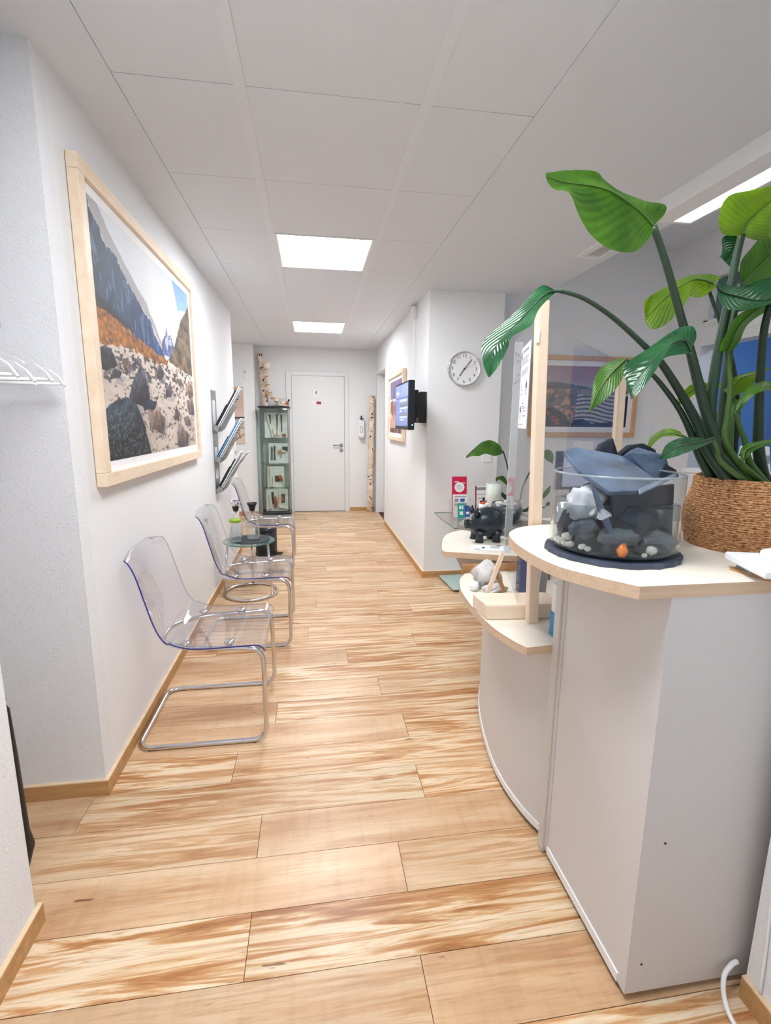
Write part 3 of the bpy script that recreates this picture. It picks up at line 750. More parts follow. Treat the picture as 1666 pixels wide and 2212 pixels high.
# ------------------------------------------------------------------ black pedal bin
t = thing('pedal_bin', 'black pedal bin standing on the floor between an acrylic chair and the display cabinet', 'bin', (-.49, 5.06, 0))
bx, by = -.49, 5.06
MB().lathe([(0.095, 0.012), (.105, .016), (.108, .03), (.108, .255)], (bx, by, 0), 36).build('body', M['satin_black'], t)
MB().lathe([(0.112, 0), (.112, .022), (.107, .026)], (bx, by, 0), 36).build('base_ring', M['black'], t)
MB().lathe([(.109, .256), (.112, .262), (.110, .275), (.085, .295), (.04, .303), (0, .305)], (bx, by, 0), 36).build('lid', M['satin_black'], t)
MB().bar((bx+.10, by-.03, .018), (bx+.165, by-.05, .02), .05, .012).build('pedal', M['black'], t, bevel=.003)
MB().box(bx-.02, bx+.02, by+.1, by+.125, .2, .29).build('hinge', M['black'], t)
# ------------------------------------------------------------------ glass display cabinet
CX0, CX1, CY0, CY1, CZ = -.738, -.322, 7.15, 7.50, 1.575
t = thing('display_cabinet', 'tall narrow glass display cabinet with black top beside door number 4', 'cabinet', ((CX0+CX1)/2, (CY0+CY1)/2, 0))
MB().box(CX0, CX1, CY0, CY1, 0, .045).build('plinth', M['black'], t, bevel=.003)
MB().box(CX0-.01, CX1+.01, CY0-.01, CY1+.005, CZ-.022, CZ).build('top_board', M['black'], t, bevel=.003)
M['cab_glass'] = sheet('cabinet_glass', (0.93, 0.965, 0.95, 1), 1.45, 0.0, .0)
MB().box(CX0+.012, CX1-.012, CY0+.004, CY0+.009, .05, CZ-.025).build('glass_door', M['cab_glass'], t)
for x in (CX0+.004, CX1-.009): MB().box(x, x+.005, CY0+.012, CY1-.012, .05, CZ-.025).build('side_pane', M['cab_glass'], t)
MB().box(CX0+.012, CX1-.012, CY1-.01, CY1-.006, .05, CZ-.025).build('back_pane', pm('cabinet_back', (176, 190, 184), .4, noise=.1), t)
for x in (CX0+.001, CX1-.013):
    for y in (CY0+.001, CY1-.013): MB().box(x, x+.012, y, y+.012, .045, CZ-.022).build('post', M['steel'], t)
SH = [.395, .755, 1.125]
for z in SH: MB().box(CX0+.014, CX1-.014, CY0+.014, CY1-.014, z, z+.006).build('shelf', M['cab_glass'], t)
MB().box(-.40, -.345, CY0-.004, CY0+.003, CZ-.05, CZ-.03).build('maker_plate', M['white'], t)
M['bone'] = pm('bone', (236, 226, 208), .5, noise=.08, nscale=40)
M['board'] = pm('board_grey', (230, 231, 229), .6, noise=.12, nscale=14)
M['board_dark'] = pm('board_dark_print', (70, 76, 76), .7, noise=.3, nscale=30)  # dark grey of the printed patches and slim bones
M['tissue'] = pm('muscle_red', (178, 84, 58), .5, noise=.25, nscale=30)
M['orange'] = pm('ligament_orange', (216, 150, 74), .5, noise=.2, nscale=30)
def board(label, x0, x1, z0, z1, y, bones, prints=(), tilt=0.03):
    t = thing('anatomy_board', label, 'model', ((x0+x1)/2, y, z0), group='anatomy boards in the display cabinet')
    MB().slab([(x0, y, z0), (x1, y, z0), (x1, y+tilt, z1), (x0, y+tilt, z1)], (0, 1, 0), .008).build('backing', M['board'], t)
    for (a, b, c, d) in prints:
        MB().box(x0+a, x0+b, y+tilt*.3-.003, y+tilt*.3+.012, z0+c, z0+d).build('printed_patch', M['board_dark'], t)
    for nm, mt, pts, r in bones:
        P = [(x0+px, y-.022+tilt*.3, z0+pz) for px, pz in pts]
        MB().tube(smooth_path(P, 4), [v for v in np.interp(np.linspace(0, 1, (len(P)-1)*4+1), np.linspace(0, 1, len(r)), r)], 10).build(nm, M[mt], t)
    return t
yb = 7.36
board('anatomy board with pale bones and vertebra, top shelf of the glass cabinet', -.68, -.355, 1.131, 1.49, yb,
      [('long_bone', 'bone', [(.05, .31), (.07, .2), (.10, .08), (.11, .01)], [.018, .009, .010, .02]), ('long_bone', 'bone', [(.21, .34), (.20, .2), (.19, .1), (.2, .03)], [.022, .012, .014, .026]),
       ('vertebra', 'bone', [(.13, .13), (.135, .09), (.14, .03)], [.02, .035, .026]), ('disc_model', 'tissue', [(.25, .03), (.30, .03)], [.018, .018]), ('disc_model', 'bone', [(.25, .06), (.30, .065)], [.016, .012])],
      [(.06, .09, .2, .33), (.17, .185, .1, .34), (.235, .25, .08, .33)])
board('anatomy board with two slim bones and orange joint, second shelf of the glass cabinet', -.635, -.35, .761, 1.05, yb,
      [('long_bone', 'board_dark', [(.05, .24), (.048, .14), (.045, .05)], [.013, .009, .013]), ('long_bone', 'board_dark', [(.09, .25), (.088, .15), (.09, .05)], [.013, .009, .014]),
       ('joint_model', 'orange', [(.15, .19), (.17, .17), (.20, .18)], [.018, .028, .012]), ('stem', 'black', [(.18, .15), (.18, .07)], [.004, .004]), ('shoulder_bone', 'bone', [(.19, .18), (.25, .17)], [.02, .012])],
      [(.2, .275, .17, .24), (.13, .22, .02, .045)])
board('anatomy board with white leg bones and red hip, third shelf of the glass cabinet', -.665, -.42, .401, .71, yb,
      [('long_bone', 'bone', [(.05, .31), (.06, .2), (.05, .1), (.045, .01)], [.02, .02, .013, .018]), ('long_bone', 'bone', [(.08, .18), (.09, .1), (.08, .01)], [.016, .012, .02]),
       ('hip_model', 'tissue', [(.17, .18), (.19, .14), (.20, .1)], [.02, .034, .02]), ('long_bone', 'bone', [(.22, .17), (.235, .1), (.23, .02)], [.02, .01, .01])],
      [(.11, .17, .08, .17)])
board('anatomy board with foot skeleton and rust-red muscle, bottom of the glass cabinet', -.69, -.375, .051, .385, yb-.03,
      [('long_bone', 'bone', [(.05, .25), (.07, .12), (.05, .02)], [.014, .02, .02]), ('muscle', 'tissue', [(.13, .22), (.14, .13), (.13, .05)], [.014, .028, .016]),
       ('long_bone', 'bone', [(.20, .28), (.20, .15), (.19, .07)], [.016, .014, .026]), ('foot_bones', 'bone', [(.19, .06), (.25, .05), (.31, .025)], [.03, .022, .012]), ('muscle', 'tissue', [(.245, .24), (.24, .14)], [.012, .02])],
      [(.08, .11, .1, .28), (.225, .27, .12, .25)])
# spine model on the cabinet
t = thing('spine_model', 'anatomical spine and pelvis model standing on the black cabinet top', 'model', (-.52, 7.30, CZ))
def P_(x, y): return atY(x, y, 7.30)
sp = smooth_path([P_(577, 797), P_(577, 812), P_(579, 828), P_(583, 845), P_(590, 857), P_(598, 864)], 6)
occ = P_(577, 789)
MB().lathe([(0, -.055), (.034, -.05), (.05, -.02), (.05, .015), (.034, .045), (0, .055)], occ, 20).build('occiput', M['bone'], t)
for i in range(24):
    s = i/23*(len(sp)-1); a = int(s); f = s-a; p = sp[a].lerp(sp[min(a+1, len(sp)-1)], f); r = .016+.013*i/23
    mb = MB().lathe([(r*.9, -.006), (r, -.003), (r*.85, .0), (r, .004), (r*.9, .007)], p, 12)
    mb.bar(p, p+Vector((-.045-.01*i/23, .01, -.012)), .008, .010)
    mb.bar(p+Vector((0, -.03, 0)), p+Vector((0, .03, 0)), .007, .007).bar(p+Vector((-.02, -.02, 0)), p+Vector((-.02, .024, .003)), .008, .008)
    mb.build('vertebra', M['bone'] if i % 5 else M['orange'], t)
for i in range(6):
    q = sp[int(8+i*3.4)]; MB().tube([q+Vector((-.02, -.012, 0)), q+Vector((-.05, -.02, -.015))], .004, 6).build('nerve', M['tissue'], t)
sac = P_(598, 866)
MB().tube([sac+Vector((-.02, 0, .02)), sac+Vector((.03, 0, -.02)), sac+Vector((.06, 0, -.05))], [.035, .03, .01], 12).build('sacrum', M['bone'], t)
for s in (-1, 1):
    c = Vector((-.435, 7.30+s*.055, CZ+.065)); rows = []
    for a in range(9):
        th = -.6+a/8*3.6; rr = .055+.015*math.sin(a)
        rows.append([c+Vector((math.cos(th)*rr*k, s*.02*k*k, math.sin(th)*rr*k)) for k in (.45, .75, 1.0, 1.1)])
    back = [[p+Vector((0, .008, 0)) for p in r] for r in rows]
    MB().grid(rows).grid([r[::-1] for r in back]).build('iliac_wing', M['bone'], t)
MB().lathe([(0, -.035), (.028, -.028), (.034, 0), (.024, .026), (0, .035)], (-.352, 7.28, CZ+.04), 14).build('pubic_disc', M['tissue'], t)
MB().tube([(-.50, 7.30, CZ+.012), (-.44, 7.26, CZ+.02), (-.38, 7.25, CZ+.015), (-.33, 7.27, CZ+.02)], .012, 8).build('pubic_arch', M['bone'], t)
MB().tube([(-.335, 7.28, CZ+.06), (-.315, 7.275, CZ+.10)], [.008, .016], 8).build('hook', M['black'], t)
MB().box(-.56, -.36, 7.26, 7.34, CZ, CZ+.006).build('base_plate', M['black'], t)
# birch trunks
def birch_mat():
    m, nt, b = newmat('birch_bark'); b.inputs['Roughness'].default_value = .75
    L = nt.links.new
    tc = nd(nt, 'ShaderNodeTexCoord')
    def nz(scale, det):
        mp = nd(nt, 'ShaderNodeMapping'); mp.inputs['Scale'].default_value = scale
        n = nd(nt, 'ShaderNodeTexNoise'); n.inputs['Scale'].default_value = 1; n.inputs['Detail'].default_value = det
        L(tc.outputs['Object'], mp.inputs[0]); L(mp.outputs[0], n.inputs['Vector']); return n
    a = nz((9, 9, 9), 4); c = nz((16, 16, 60), 2)
    r1 = nd(nt, 'ShaderNodeValToRGB'); e = r1.color_ramp.elements; e[0].position = .35; e[0].color = lin(214, 186, 160); e[1].position = .62; e[1].color = lin(240, 226, 208)
    r2 = nd(nt, 'ShaderNodeValToRGB'); e = r2.color_ramp.elements; e[0].position = .30; e[0].color = lin(70, 46, 36); e[1].position = .37; e[1].color = (1, 1, 1, 1)
    mx = nd(nt, 'ShaderNodeMix', data_type='RGBA', blend_type='MULTIPLY'); mx.inputs[0].default_value = 1
    L(a.outputs[0], r1.inputs[0]); L(c.outputs[0], r2.inputs[0]); L(r1.outputs[0], mx.inputs[6]); L(r2.outputs[0], mx.inputs[7]); L(mx.outputs[2], b.inputs['Base Color'])
    return m
M['birch'] = birch_mat(); M['knot'] = pm('birch_knot', (62, 40, 32), .8, noise=.3, nscale=60)
def birch(label, a, b, r, knots, seed):
    rng = random.Random(seed); a = Vector(a); b = Vector(b)
    t = thing('birch_trunk', label, 'birch trunk', tuple(a))
    pts, rad = [], []
    for i in range(25):
        s = i/24; pts.append(a.lerp(b, s)+Vector((rng.uniform(-.006, .006), rng.uniform(-.004, .004), 0))); rad.append(r*(1+rng.uniform(-.06, .10))*(1.05-.1*s))
    MB().tube(pts, rad, 18).build('bark', M['birch'], t)
    MB().lathe([(rad[-1]*.8, 0), (rad[-1]*.85, .004), (0, .005)], pts[-1], 16).build('cut_end', M['frame_wood'], t)
    for s, dx in knots:
        p = a.lerp(b, s)+Vector((dx*r, -r*math.sqrt(max(0, 1-dx*dx))*1.0, 0))
        MB().lathe([(0, -.008), (.012, -.006), (.016, 0), (.012, .006), (0, .01)], p, 10, axis='x').build('knot', M['knot'], t)
    return t
birch('short birch trunk standing on top of the display cabinet', (-.655, 7.40, CZ), (-.712, 7.43, 2.31), .044, [(.97, -.2), (.97, .5), (.72, -.3), (.5, .3), (.5, .1), (.2, .4), (.1, .6), (.3, -.2)], 1)
birch('tall slim birch pole leaning in the corner right of door number 4', (.868, 7.40, 0), (.892, 7.41, 1.75), .044, [(.99, .3), (.85, 0), (.55, .4), (.25, -.2), (.14, -.3), (.12, .2), (.66, -.4), (.04, .5)], 2)
# disinfectant dispenser
t = thing('soap_dispenser', 'white disinfectant dispenser on the wall right of door number 4', 'dispenser', (.735, YD, 1.13))
MB().box(.69, .785, 7.44, YD, 1.15, 1.41).build('body', M['white'], t, bevel=.012)
MB().box(.715, .76, 7.434, 7.442, 1.21, 1.30).build('window', M['grey'], t, bevel=.004)
MB().box(.725, .75, 7.431, 7.435, 1.22, 1.29).build('label_print', M['paper'], t)
MB().box(.715, .765, 7.40, 7.47, 1.41, 1.425).lathe([(.012, 1.425), (.014, 1.45), (.008, 1.462)], (.74, 7.46, 0), 12).build('pump_head', pm('navy', (44, 48, 96), .5), t, bevel=.003)
MB().box(.70, .775, 7.40, YD, 1.135, 1.148).build('drip_tray', M['white'], t, bevel=.004)
# niche: thermostat plate and canvas
t = thing('wall_control', 'white heating control plate on the niche wall left of the cabinet', 'switch', (-.89, 7.285, 1.94))
MB().box(-.93, -.85, 7.273, 7.285, 1.935, 2.08).build('plate', M['white'], t, bevel=.004)
MB().box(-.915, -.865, 7.262, 7.273, 2.02, 2.065).build('rocker', M['paper'], t, bevel=.003)
MB().box(-.912, -.90, 7.260, 7.262, 2.03, 2.055).build('scale', M['grey'], t)
def niche_canvas():
    k = Canvas(60, 160); u, v = k.u, k.v
    n = fbm(u*4, v*7)
    k.c = np.where((v > .46)[..., None], np.stack([198+20*n+12*(1-v), 160+34*(1-v)*1.6+14*n, 128+74*(1-v)*1.6], -1), np.stack([212+14*n, 196+12*n, 180+12*n], -1))
    k.rect(0, 1, .445, .475, (70, 56, 50)); k.rect(0, 1, .415, .44, (196, 138, 104))
    for i in range(14):
        x = .2+.7*RNG.rand(); y = .03+.36*RNG.rand(); a = RNG.rand()*3
        d = abs((u-x)*math.cos(a)*.4+(v-y)*math.sin(a)*1.0); k.fill((d < .012) & (abs(v-y) < .10) & (abs(u-x) < .3), (150, 120, 98), .7)
    return k
t = thing('canvas_picture', 'tall narrow tan canvas print on the niche wall behind the left wall corner', 'picture', (-1.15, 7.285, 1.05))
MB().box(-1.38, -.945, 7.262, 7.284, 1.05, 1.835).build('canvas_body', M['paper'], t)
niche_canvas().mesh('print', M['print'], t, (-1.379, 7.2612, 1.052), (.432, 0, 0), (0, 0, .781))

# ------------------------------------------------------------------ right wall: picture, screen, conduit
def pots():
    k = Canvas(110, 90); u, v = k.u, k.v
    n = fbm(u*6, v*6)
    k.c = np.stack([96+60*n, 84+50*n, 112+60*n], -1)
    k.fill(v < .62, np.array([222, 206, 200]), .85)
    k.fill((v > .60) & (v < .66), (236, 232, 236), .9); k.fill((v > .585) & (v < .60), (60, 44, 44), .9)
    k.fill(v < .3, (196, 138, 120), np.clip(n*1.2, 0, 1))
    for x, y, a, b in ((.08, .5, .05, .14), (.2, .48, .06, .17), (.33, .45, .05, .2), (.46, .46, .06, .15), (.6, .42, .06, .2), (.75, .45, .07, .17), (.9, .4, .06, .2)):
        e = ((u-x)/a)**2+((v-y)/b)**2; k.fill(e < 1, (118, 62, 52), 1); k.fill((e < .6) & (u < x), (190, 120, 96), .6)
    k.fill(v < .09, (74, 44, 48), .85)
    for i in range(9):
        x = RNG.rand(); k.fill(abs(u-x-.3*(v-.2)) < .012, (238, 200, 184), np.clip(.6-v, 0, 1))
    return k
picture('framed_picture', 'framed print of brown stones in warm light on the right wall behind the screen', (XR-.002, 6.07, 1.165), (0, -1.02, 0), (0, 0, .745), (-1, 0, 0), pots(), fw=.04, mat=.04, depth=.038, gap=.014)
def screen_canvas():
    k = Canvas(120, 80); u, v = k.u, k.v
    n = fbm(u*5, v*5)
    k.c = np.stack([86+34*n+26*v, 100+36*n+30*v, 150+40*n+50*v], -1)
    k.fill((v > .72) & (abs(u-.1-.9*0) < 2) & (fbm(u*9, v*14) > .55), (150, 168, 214), .5)
    k.rect(.0, 1, .66, .69, (72, 86, 130))
    k.rect(.36, .9, .58, .64, (176, 188, 220)); k.rect(.36, .99, .46, .57, (96, 104, 132))
    k.rect(.36, .99, .41, .45, (186, 196, 226)); k.rect(.36, .55, .34, .385, (176, 186, 218)); k.rect(.36, .99, .24, .32, (108, 114, 138))
    k.rect(.36, .95, .19, .235, (186, 196, 226)); k.rect(.36, .72, .13, .165, (176, 186, 218))
    k.rect(.06, .3, .4, .62, (104, 122, 186)); k.rect(.1, .28, .30, .37, (120, 138, 196)); k.rect(.1, .28, .2, .27, (112, 128, 186))
    for i in range(5): k.rect(.38, .86-.06*(i % 2), .485+.014*i, .489+.014*i, (150, 158, 186))
    k.rect(.05, .3, .78, .84, (196, 208, 240))
    return k
t = thing('monitor', 'black flat screen on a wall arm projecting from the right wall', 'monitor', (.78, 4.13, 1.29))
MB().box(.752, .80, 3.835, 4.435, 1.305, 1.69).build('casing', M['satin_black'], t, bevel=.006)
MB().box(.749, .753, 3.838, 4.432, 1.308, 1.687).build('bezel', M['black'], t)
m_, nt_, b_ = newmat('screen'); a_ = nd(nt_, 'ShaderNodeAttribute'); a_.attribute_name = 'Col'
nt_.links.new(a_.outputs['Color'], b_.inputs['Base Color']); nt_.links.new(a_.outputs['Color'], b_.inputs['Emission Color']); b_.inputs['Emission Strength'].default_value = .45; b_.inputs['Roughness'].default_value = .3
screen_canvas().mesh('screen', m_, t, (.7482, 4.418, 1.335), (0, -.566, 0), (0, 0, .338))
MB().box(.80, .84, 3.95, 4.32, 1.36, 1.62).build('rear_bulge', M['black'], t, bevel=.012)
MB().box(.84, .875, 3.98, 4.25, 1.40, 1.60).build('arm_head', M['black'], t, bevel=.006)
MB().box(.875, .945, 4.16, 4.22, 1.46, 1.54).box(.90, .962, 4.12, 4.27, 1.36, 1.62).build('wall_bracket', M['black'], t, bevel=.004)
MB().box(.80, .845, 3.905, 3.95, 1.50, 1.62).build('arm_joint', M['black'], t, bevel=.004)
MB().lathe([(0, -.002), (.005, 0), (0, .002)], (.782, 3.8345, 1.345), 10, axis='y').build('power_light', emit('power_led', (.2, 1, .6, 1), 3), t)
t = thing('cable_conduit', 'thin white cable duct with junction box above the wall screen', 'conduit', (.955, 4.62, 1.65))
MB().box(.945, XR, 4.615, 4.635, 1.62, 2.30).build('duct', M['white'], t)
MB().box(.915, XR, 4.575, 4.675, 2.30, 2.40).build('junction_box', M['white'], t, bevel=.008)
MB().tube(smooth_path([(.952, 4.62, 1.64), (.94, 4.56, 1.55), (.93, 4.4, 1.42), (.945, 4.27, 1.38)], 5), .005, 6).build('cable', M['black'], t)

# ------------------------------------------------------------------ clock
ck = Vector((1.265, 4.095, 1.808)); R_ = .139
t = thing('wall_clock', 'round white wall clock with thin silver rim on the reception pillar', 'clock', tuple(ck))
MB().lathe([(0, 0), (R_-.004, 0), (R_-.004, -.030), (R_-.010, -.030), (R_-.010, -.020), (0, -.020)], ck, 64, axis='y').build('case', M['white'], t)
MB().lathe([(R_-.005, -.001), (R_, -.004), (R_, -.028), (R_-.002, -.033), (R_-.008, -.032), (R_-.010, -.026)], ck, 64, axis='y', caps=False).build('rim', M['chrome'], t)
dl = MB().lathe([(0, -.0205), (R_-.011, -.0205), (R_-.011, -.0195)], ck, 64, False, axis='y').build('dial', pm('dial_white', (240, 240, 243), .7, bump=.005), t)
for i in range(12):
    a = PI/2-2*PI*(i+1)/12
    text('numeral', str(i+1), .037, M['ink'], dl, ck+Vector((math.cos(a)*R_*.74, -.0212, math.sin(a)*R_*.74)), (1, 0, 0), (0, 0, 1))
for i in range(12):
    a = PI/2-2*PI*i/12; d = Vector((math.cos(a), 0, math.sin(a))); p = ck+Vector((0, -.0212, 0))
    MB().bar(p+d*R_*.895, p+d*R_*.915, .0025, .0008, (0, 1, 0)).build('tick', M['ink'], dl)
def hand(nm, ang, l, back, w, off, mat='black'):
    a = PI/2-ang; d = Vector((math.cos(a), 0, math.sin(a))); p = ck+Vector((0, off, 0))
    MB().bar(p-d*back, p+d*l, w, .0012, (0, 1, 0)).build(nm, M[mat], t)
hand('hour_hand', 2*PI*(7+6.5/60)/12, .072, .0, .006, -.0235); hand('minute_hand', 2*PI*6.4/60, .098, .0, .005, -.025); hand('second_hand', 2*PI*11.3/60, .09, .03, .0015, -.0265, 'grey')
MB().lathe([(.007, -.0225), (.007, -.028), (0, -.028)], ck, 16, axis='y').build('hub', M['black'], t)
# mains sockets on the pillar, behind the plant
t = thing('wall_socket', 'white socket strip low on the reception pillar behind the small plant', 'socket', (1.50, 4.095, 1.0))
MB().box(1.465, 1.545, 4.085, 4.095, 1.03, 1.11).build('plate', M['white'], t, bevel=.003); MB().box(1.465, 1.545, 4.085, 4.095, 1.12, 1.20).build('plate', M['white'], t, bevel=.003)

# ------------------------------------------------------------------ coat hangers in the alcove, umbrella
t = thing('coat_rail', 'chrome coat rail spanning the alcove at the left', 'coat rail', (-.96, 1.48, 1.64))
MB().tube([(-.96, 1.236, 1.645), (-.96, 1.722, 1.645)], .011, 12).build('rail', M['chrome'], t)
for y, s in ((1.236, 1), (1.722, -1)): MB().lathe([(.026, 0), (.026, s*.006)], (-.96, y, 1.645), 16, axis='y').build('flange', M['chrome'], t)
HL = ['white coat hanger closest to the alcove wall', 'white coat hanger second from the alcove wall', 'white coat hanger third from the alcove wall', 'white coat hanger farthest from the alcove wall']
def hanger(label, y, dz, yaw):
    c = Vector((-.96, y, 1.645)); t = thing('coat_hanger', label, 'hanger', tuple(c), group='white hangers on the coat rail')
    w = .215; z0 = 1.468+dz
    hook = [(0, 0, z0+.095), (0, 0, z0+.135), (.012, 0, z0+.145), (.024, 0, z0+.165), (.02, 0, z0+.186), (0, 0, z0+.193), (-.02, 0, z0+.186), (-.024, 0, z0+.17)]
    def pl(p): return Vector((c.x+p[0]*math.cos(yaw), c.y+p[0]*math.sin(yaw), p[2]))
    MB().tube(smooth_path([pl(p) for p in hook], 3), .0022, 6).build('hook', M['chrome'], t)
    half = [(0, z0+.095), (.04, z0+.090), (.10, z0+.066), (.137, z0+.050), (.142, z0+.043), (.150, z0+.049), (.17, z0+.043), (.195, z0+.024), (.213, z0-.004)]
    full = [(-a, b) for a, b in half[::-1]]+half[1:]
    rows = []
    for a, b in full: rows.append([pl((a, 0, b))+Vector((0, q[0], q[1])) for q in ((-.006, 0), (.006, 0), (.005, -.010), (-.005, -.010), (-.006, 0))])
    MB().grid(rows, False).build('shoulders', M['white'], t)
    MB().tube([pl((-.205, 0, z0+.0)), pl((.205, 0, z0+.0))], .0045, 8).build('trouser_bar', M['white'], t)
for i, (y, dz, yaw) in enumerate(((1.672, .0, .0), (1.605, .008, -.03), (1.50, .0, .02), (1.43, .006, -.02))): hanger(HL[i], y, dz, yaw)
t = thing('umbrella', 'closed black umbrella standing in the alcove behind the near wall end', 'umbrella', (-.86, 1.40, 0))
ux, uy = -.880, 1.40
MB().tube([(ux, uy, 0), (ux, uy, .03), (ux, uy, .10), (ux, uy, .15), (ux, uy, .40), (ux, uy, .55), (ux, uy, .575)], [.004, .012, .032, .024, .021, .017, .006], 14).build('folded_canopy', M['black'], t)
MB().tube([(ux, uy, .57), (ux, uy, .585)], .008, 8).build('shaft', M['steel'], t)
MB().tube([(ux, uy, .58), (ux, uy, .592)], [.012, .010], 10).build('handle', M['black'], t)
# ------------------------------------------------------------------ reception counter
PT, PB = 1.043, 1.016                       # high plate
ST, SB = .702, .677                         # low shelf
DT, DB = .74, .712                          # desk plate
t = thing('reception_counter', 'white curved reception counter with pale maple tops', 'counter', (.9, 1.3, 0))
K = 'counter'
MB().box(.716, .736, .866, 1.257, .018, PB).build('front_panel', M[K], t)
MB().box(.716, 1.30, .846, .866, .018, PB).build('side_panel', M[K], t)
MB().box(.708, .745, 1.257, 1.292, .006, PB).build('corner_post', M['counter_edge'], t, bevel=.003)
MB().box(.7135, .717, 1.238, 1.2565, .03, PB).build('post_bead', M['counter_edge'], t)
MB().box(.745, 1.30, 1.268, 1.288, .018, PB).build('end_panel', M[K], t)
MB().box(.712, .716, .872, 1.237, .02, .045).build('kick_strip', M['white'], t)
MB().box(.724, 1.28, .87, 1.25, 0, .018).build('plinth', M['dark_gap'], t)
M['screw'] = pm('screw_cap', (70, 66, 62), .6)
for x, z in ((.774, .43), (.752, .10)):
    MB().lathe([(.003, 0), (.003, -.001)], (x, .8455, z), 12, axis='y').build('screw_cap', M['screw'], t)
# high plate
out = smooth_path([(.642, .846, 0), (.602, .90, 0), (.571, .95, 0), (.546, 1.005, 0), (.535, 1.10, 0), (.539, 1.21, 0), (.56, 1.308, 0), (.584, 1.357, 0), (.63, 1.405, 0), (.69, 1.432, 0), (.745, 1.442, 0), (.85, 1.445, 0)], 4)
op = [(p.x, p.y) for p in out]+[(1.60, 1.445), (1.60, .846)]
hp = MB().prism(op, PB, PT).build('high_top', M['maple'], t)
def edgeband(name, pts, z0, z1, parent, closed=True, off=.0012, mat='maple_edge'):
    n = len(pts); mb = MB(); rows = []
    cx = sum(p[0] for p in pts)/n; cy = sum(p[1] for p in pts)/n
    ins, outr = [], []
    for i in range(n):
        a = Vector((*pts[i-1], 0)) if (closed or i > 0) else Vector((*pts[i], 0)); b = Vector((*pts[(i+1) % n], 0)) if (closed or i < n-1) else Vector((*pts[i], 0))
        d = (b-a).normalized(); nr = Vector((d.y, -d.x, 0)); p = Vector((*pts[i], 0))
        if nr.dot(p-Vector((cx, cy, 0))) < 0: nr = -nr
        q = p+nr*off; rows.append([(q.x, q.y, z0), (q.x, q.y, z1)])
    if closed: rows.append(rows[0])
    return MB().grid(rows, False).build(name, M[mat], parent)
edgeband('edge_band', op, PB, PT, hp)
# low shelf
so = smooth_path([(.625, 1.285, 0), (.603, 1.335, 0), (.585, 1.40, 0), (.574, 1.47, 0), (.568, 1.60, 0), (.571, 1.70, 0), (.580, 1.80, 0), (.600, 1.89, 0), (.625, 1.955, 0), (.66, 2.01, 0)], 4)
sp_ = [(p.x, p.y) for p in so]+[(.70, 2.03), (1.10, 2.03), (1.02, 1.75), (1.0, 1.55), (1.04, 1.295), (.746, 1.295)]
ls = MB().prism(sp_, SB, ST).build('low_shelf', M['maple'], t)
edgeband('edge_band', sp_, SB, ST, ls)
# curved lower front
cp = smooth_path([(.742, 1.294, 0), (.713, 1.375, 0), (.693, 1.484, 0), (.688, 1.591, 0), (.695, 1.69, 0), (.717, 1.828, 0), (.746, 1.959, 0), (.785, 2.09, 0), (.84, 2.22, 0), (.91, 2.34, 0)], 5)
def ribbon(path, th, z0, z1):
    n = len(path); o_, i_ = [], []
    for k in range(n):
        d = (path[min(k+1, n-1)]-path[max(k-1, 0)]).normalized(); nr = Vector((d.y, -d.x, 0))
        o_.append(path[k]); i_.append(path[k]+nr*th)
    ring = lambda z: [Vector((p.x, p.y, z)) for p in o_]
    ring2 = lambda z: [Vector((p.x, p.y, z)) for p in i_]
    a, b, c, d = ring(z0), ring(z1), ring2(z0), ring2(z1)
    mb = MB().grid([a, b], True).grid([d, c], True).grid([b, d], False).grid([c, a], False)
    mb.add([a[0], b[0], d[0], c[0]], [(0, 1, 2, 3)]).add([a[-1], b[-1], d[-1], c[-1]], [(3, 2, 1, 0)])
    return mb
ribbon(cp, .02, .018, SB).build('curved_front', M[K], t)
kp = []
for k in range(len(cp)):
    d = (cp[min(k+1, len(cp)-1)]-cp[max(k-1, 0)]).normalized(); kp.append(cp[k]-Vector((d.y, -d.x, 0))*.004)
ribbon(kp, .0038, .02, .045).build('kick_strip', M['white'], t)
ribbon([p+Vector((.012, 0, 0)) for p in cp], .01, 0, .018).build('plinth', M['dark_gap'], t)
# desk plate behind
dp = smooth_path([(.632, 2.255, 0), (.634, 2.30, 0), (.652, 2.375, 0), (.69, 2.50, 0), (.735, 2.60, 0), (.80, 2.68, 0), (.90, 2.74, 0)], 4)
dpp = [(p.x, p.y) for p in dp]+[(.95, 2.80), (1.0, 3.02), (1.95, 3.02), (1.95, 2.0), (1.30, 2.0), (.94, 2.135)]
dk = MB().prism(dpp, DB, DT).build('desk_top', M['maple'], t)
edgeband('edge_band', dpp, DB, DT, dk)
M['panel_grey'] = pm('panel_grey', (206, 203, 198), .5, bump=.01)
MB().add([(.70, 2.30, DB), (.955, 2.30, DB), (.955, 2.30, .50), (.80, 2.30, .50), (.70, 2.32, DB), (.955, 2.32, DB), (.955, 2.32, .50), (.80, 2.32, .50)],
         [(0, 1, 2, 3), (7, 6, 5, 4), (0, 4, 5, 1), (1, 5, 6, 2), (2, 6, 7, 3), (3, 7, 4, 0)]).build('desk_leg_panel', M['panel_grey'], t)
M['brown_wood'] = wood('brown_wood', (168, 122, 78), (196, 150, 102), (20, 6, 20), .5)
MB().box(.66, 1.10, 2.034, 2.05, .60, .735).build('shelf_back', M['brown_wood'], t)
MB().box(.95, 1.9, 2.34, 2.36, .05, DB).build('desk_back', M['brown_wood'], t)
MB().box(1.9, 1.92, 2.0, 3.0, 0, DB).build('desk_end', M['panel_grey'], t)

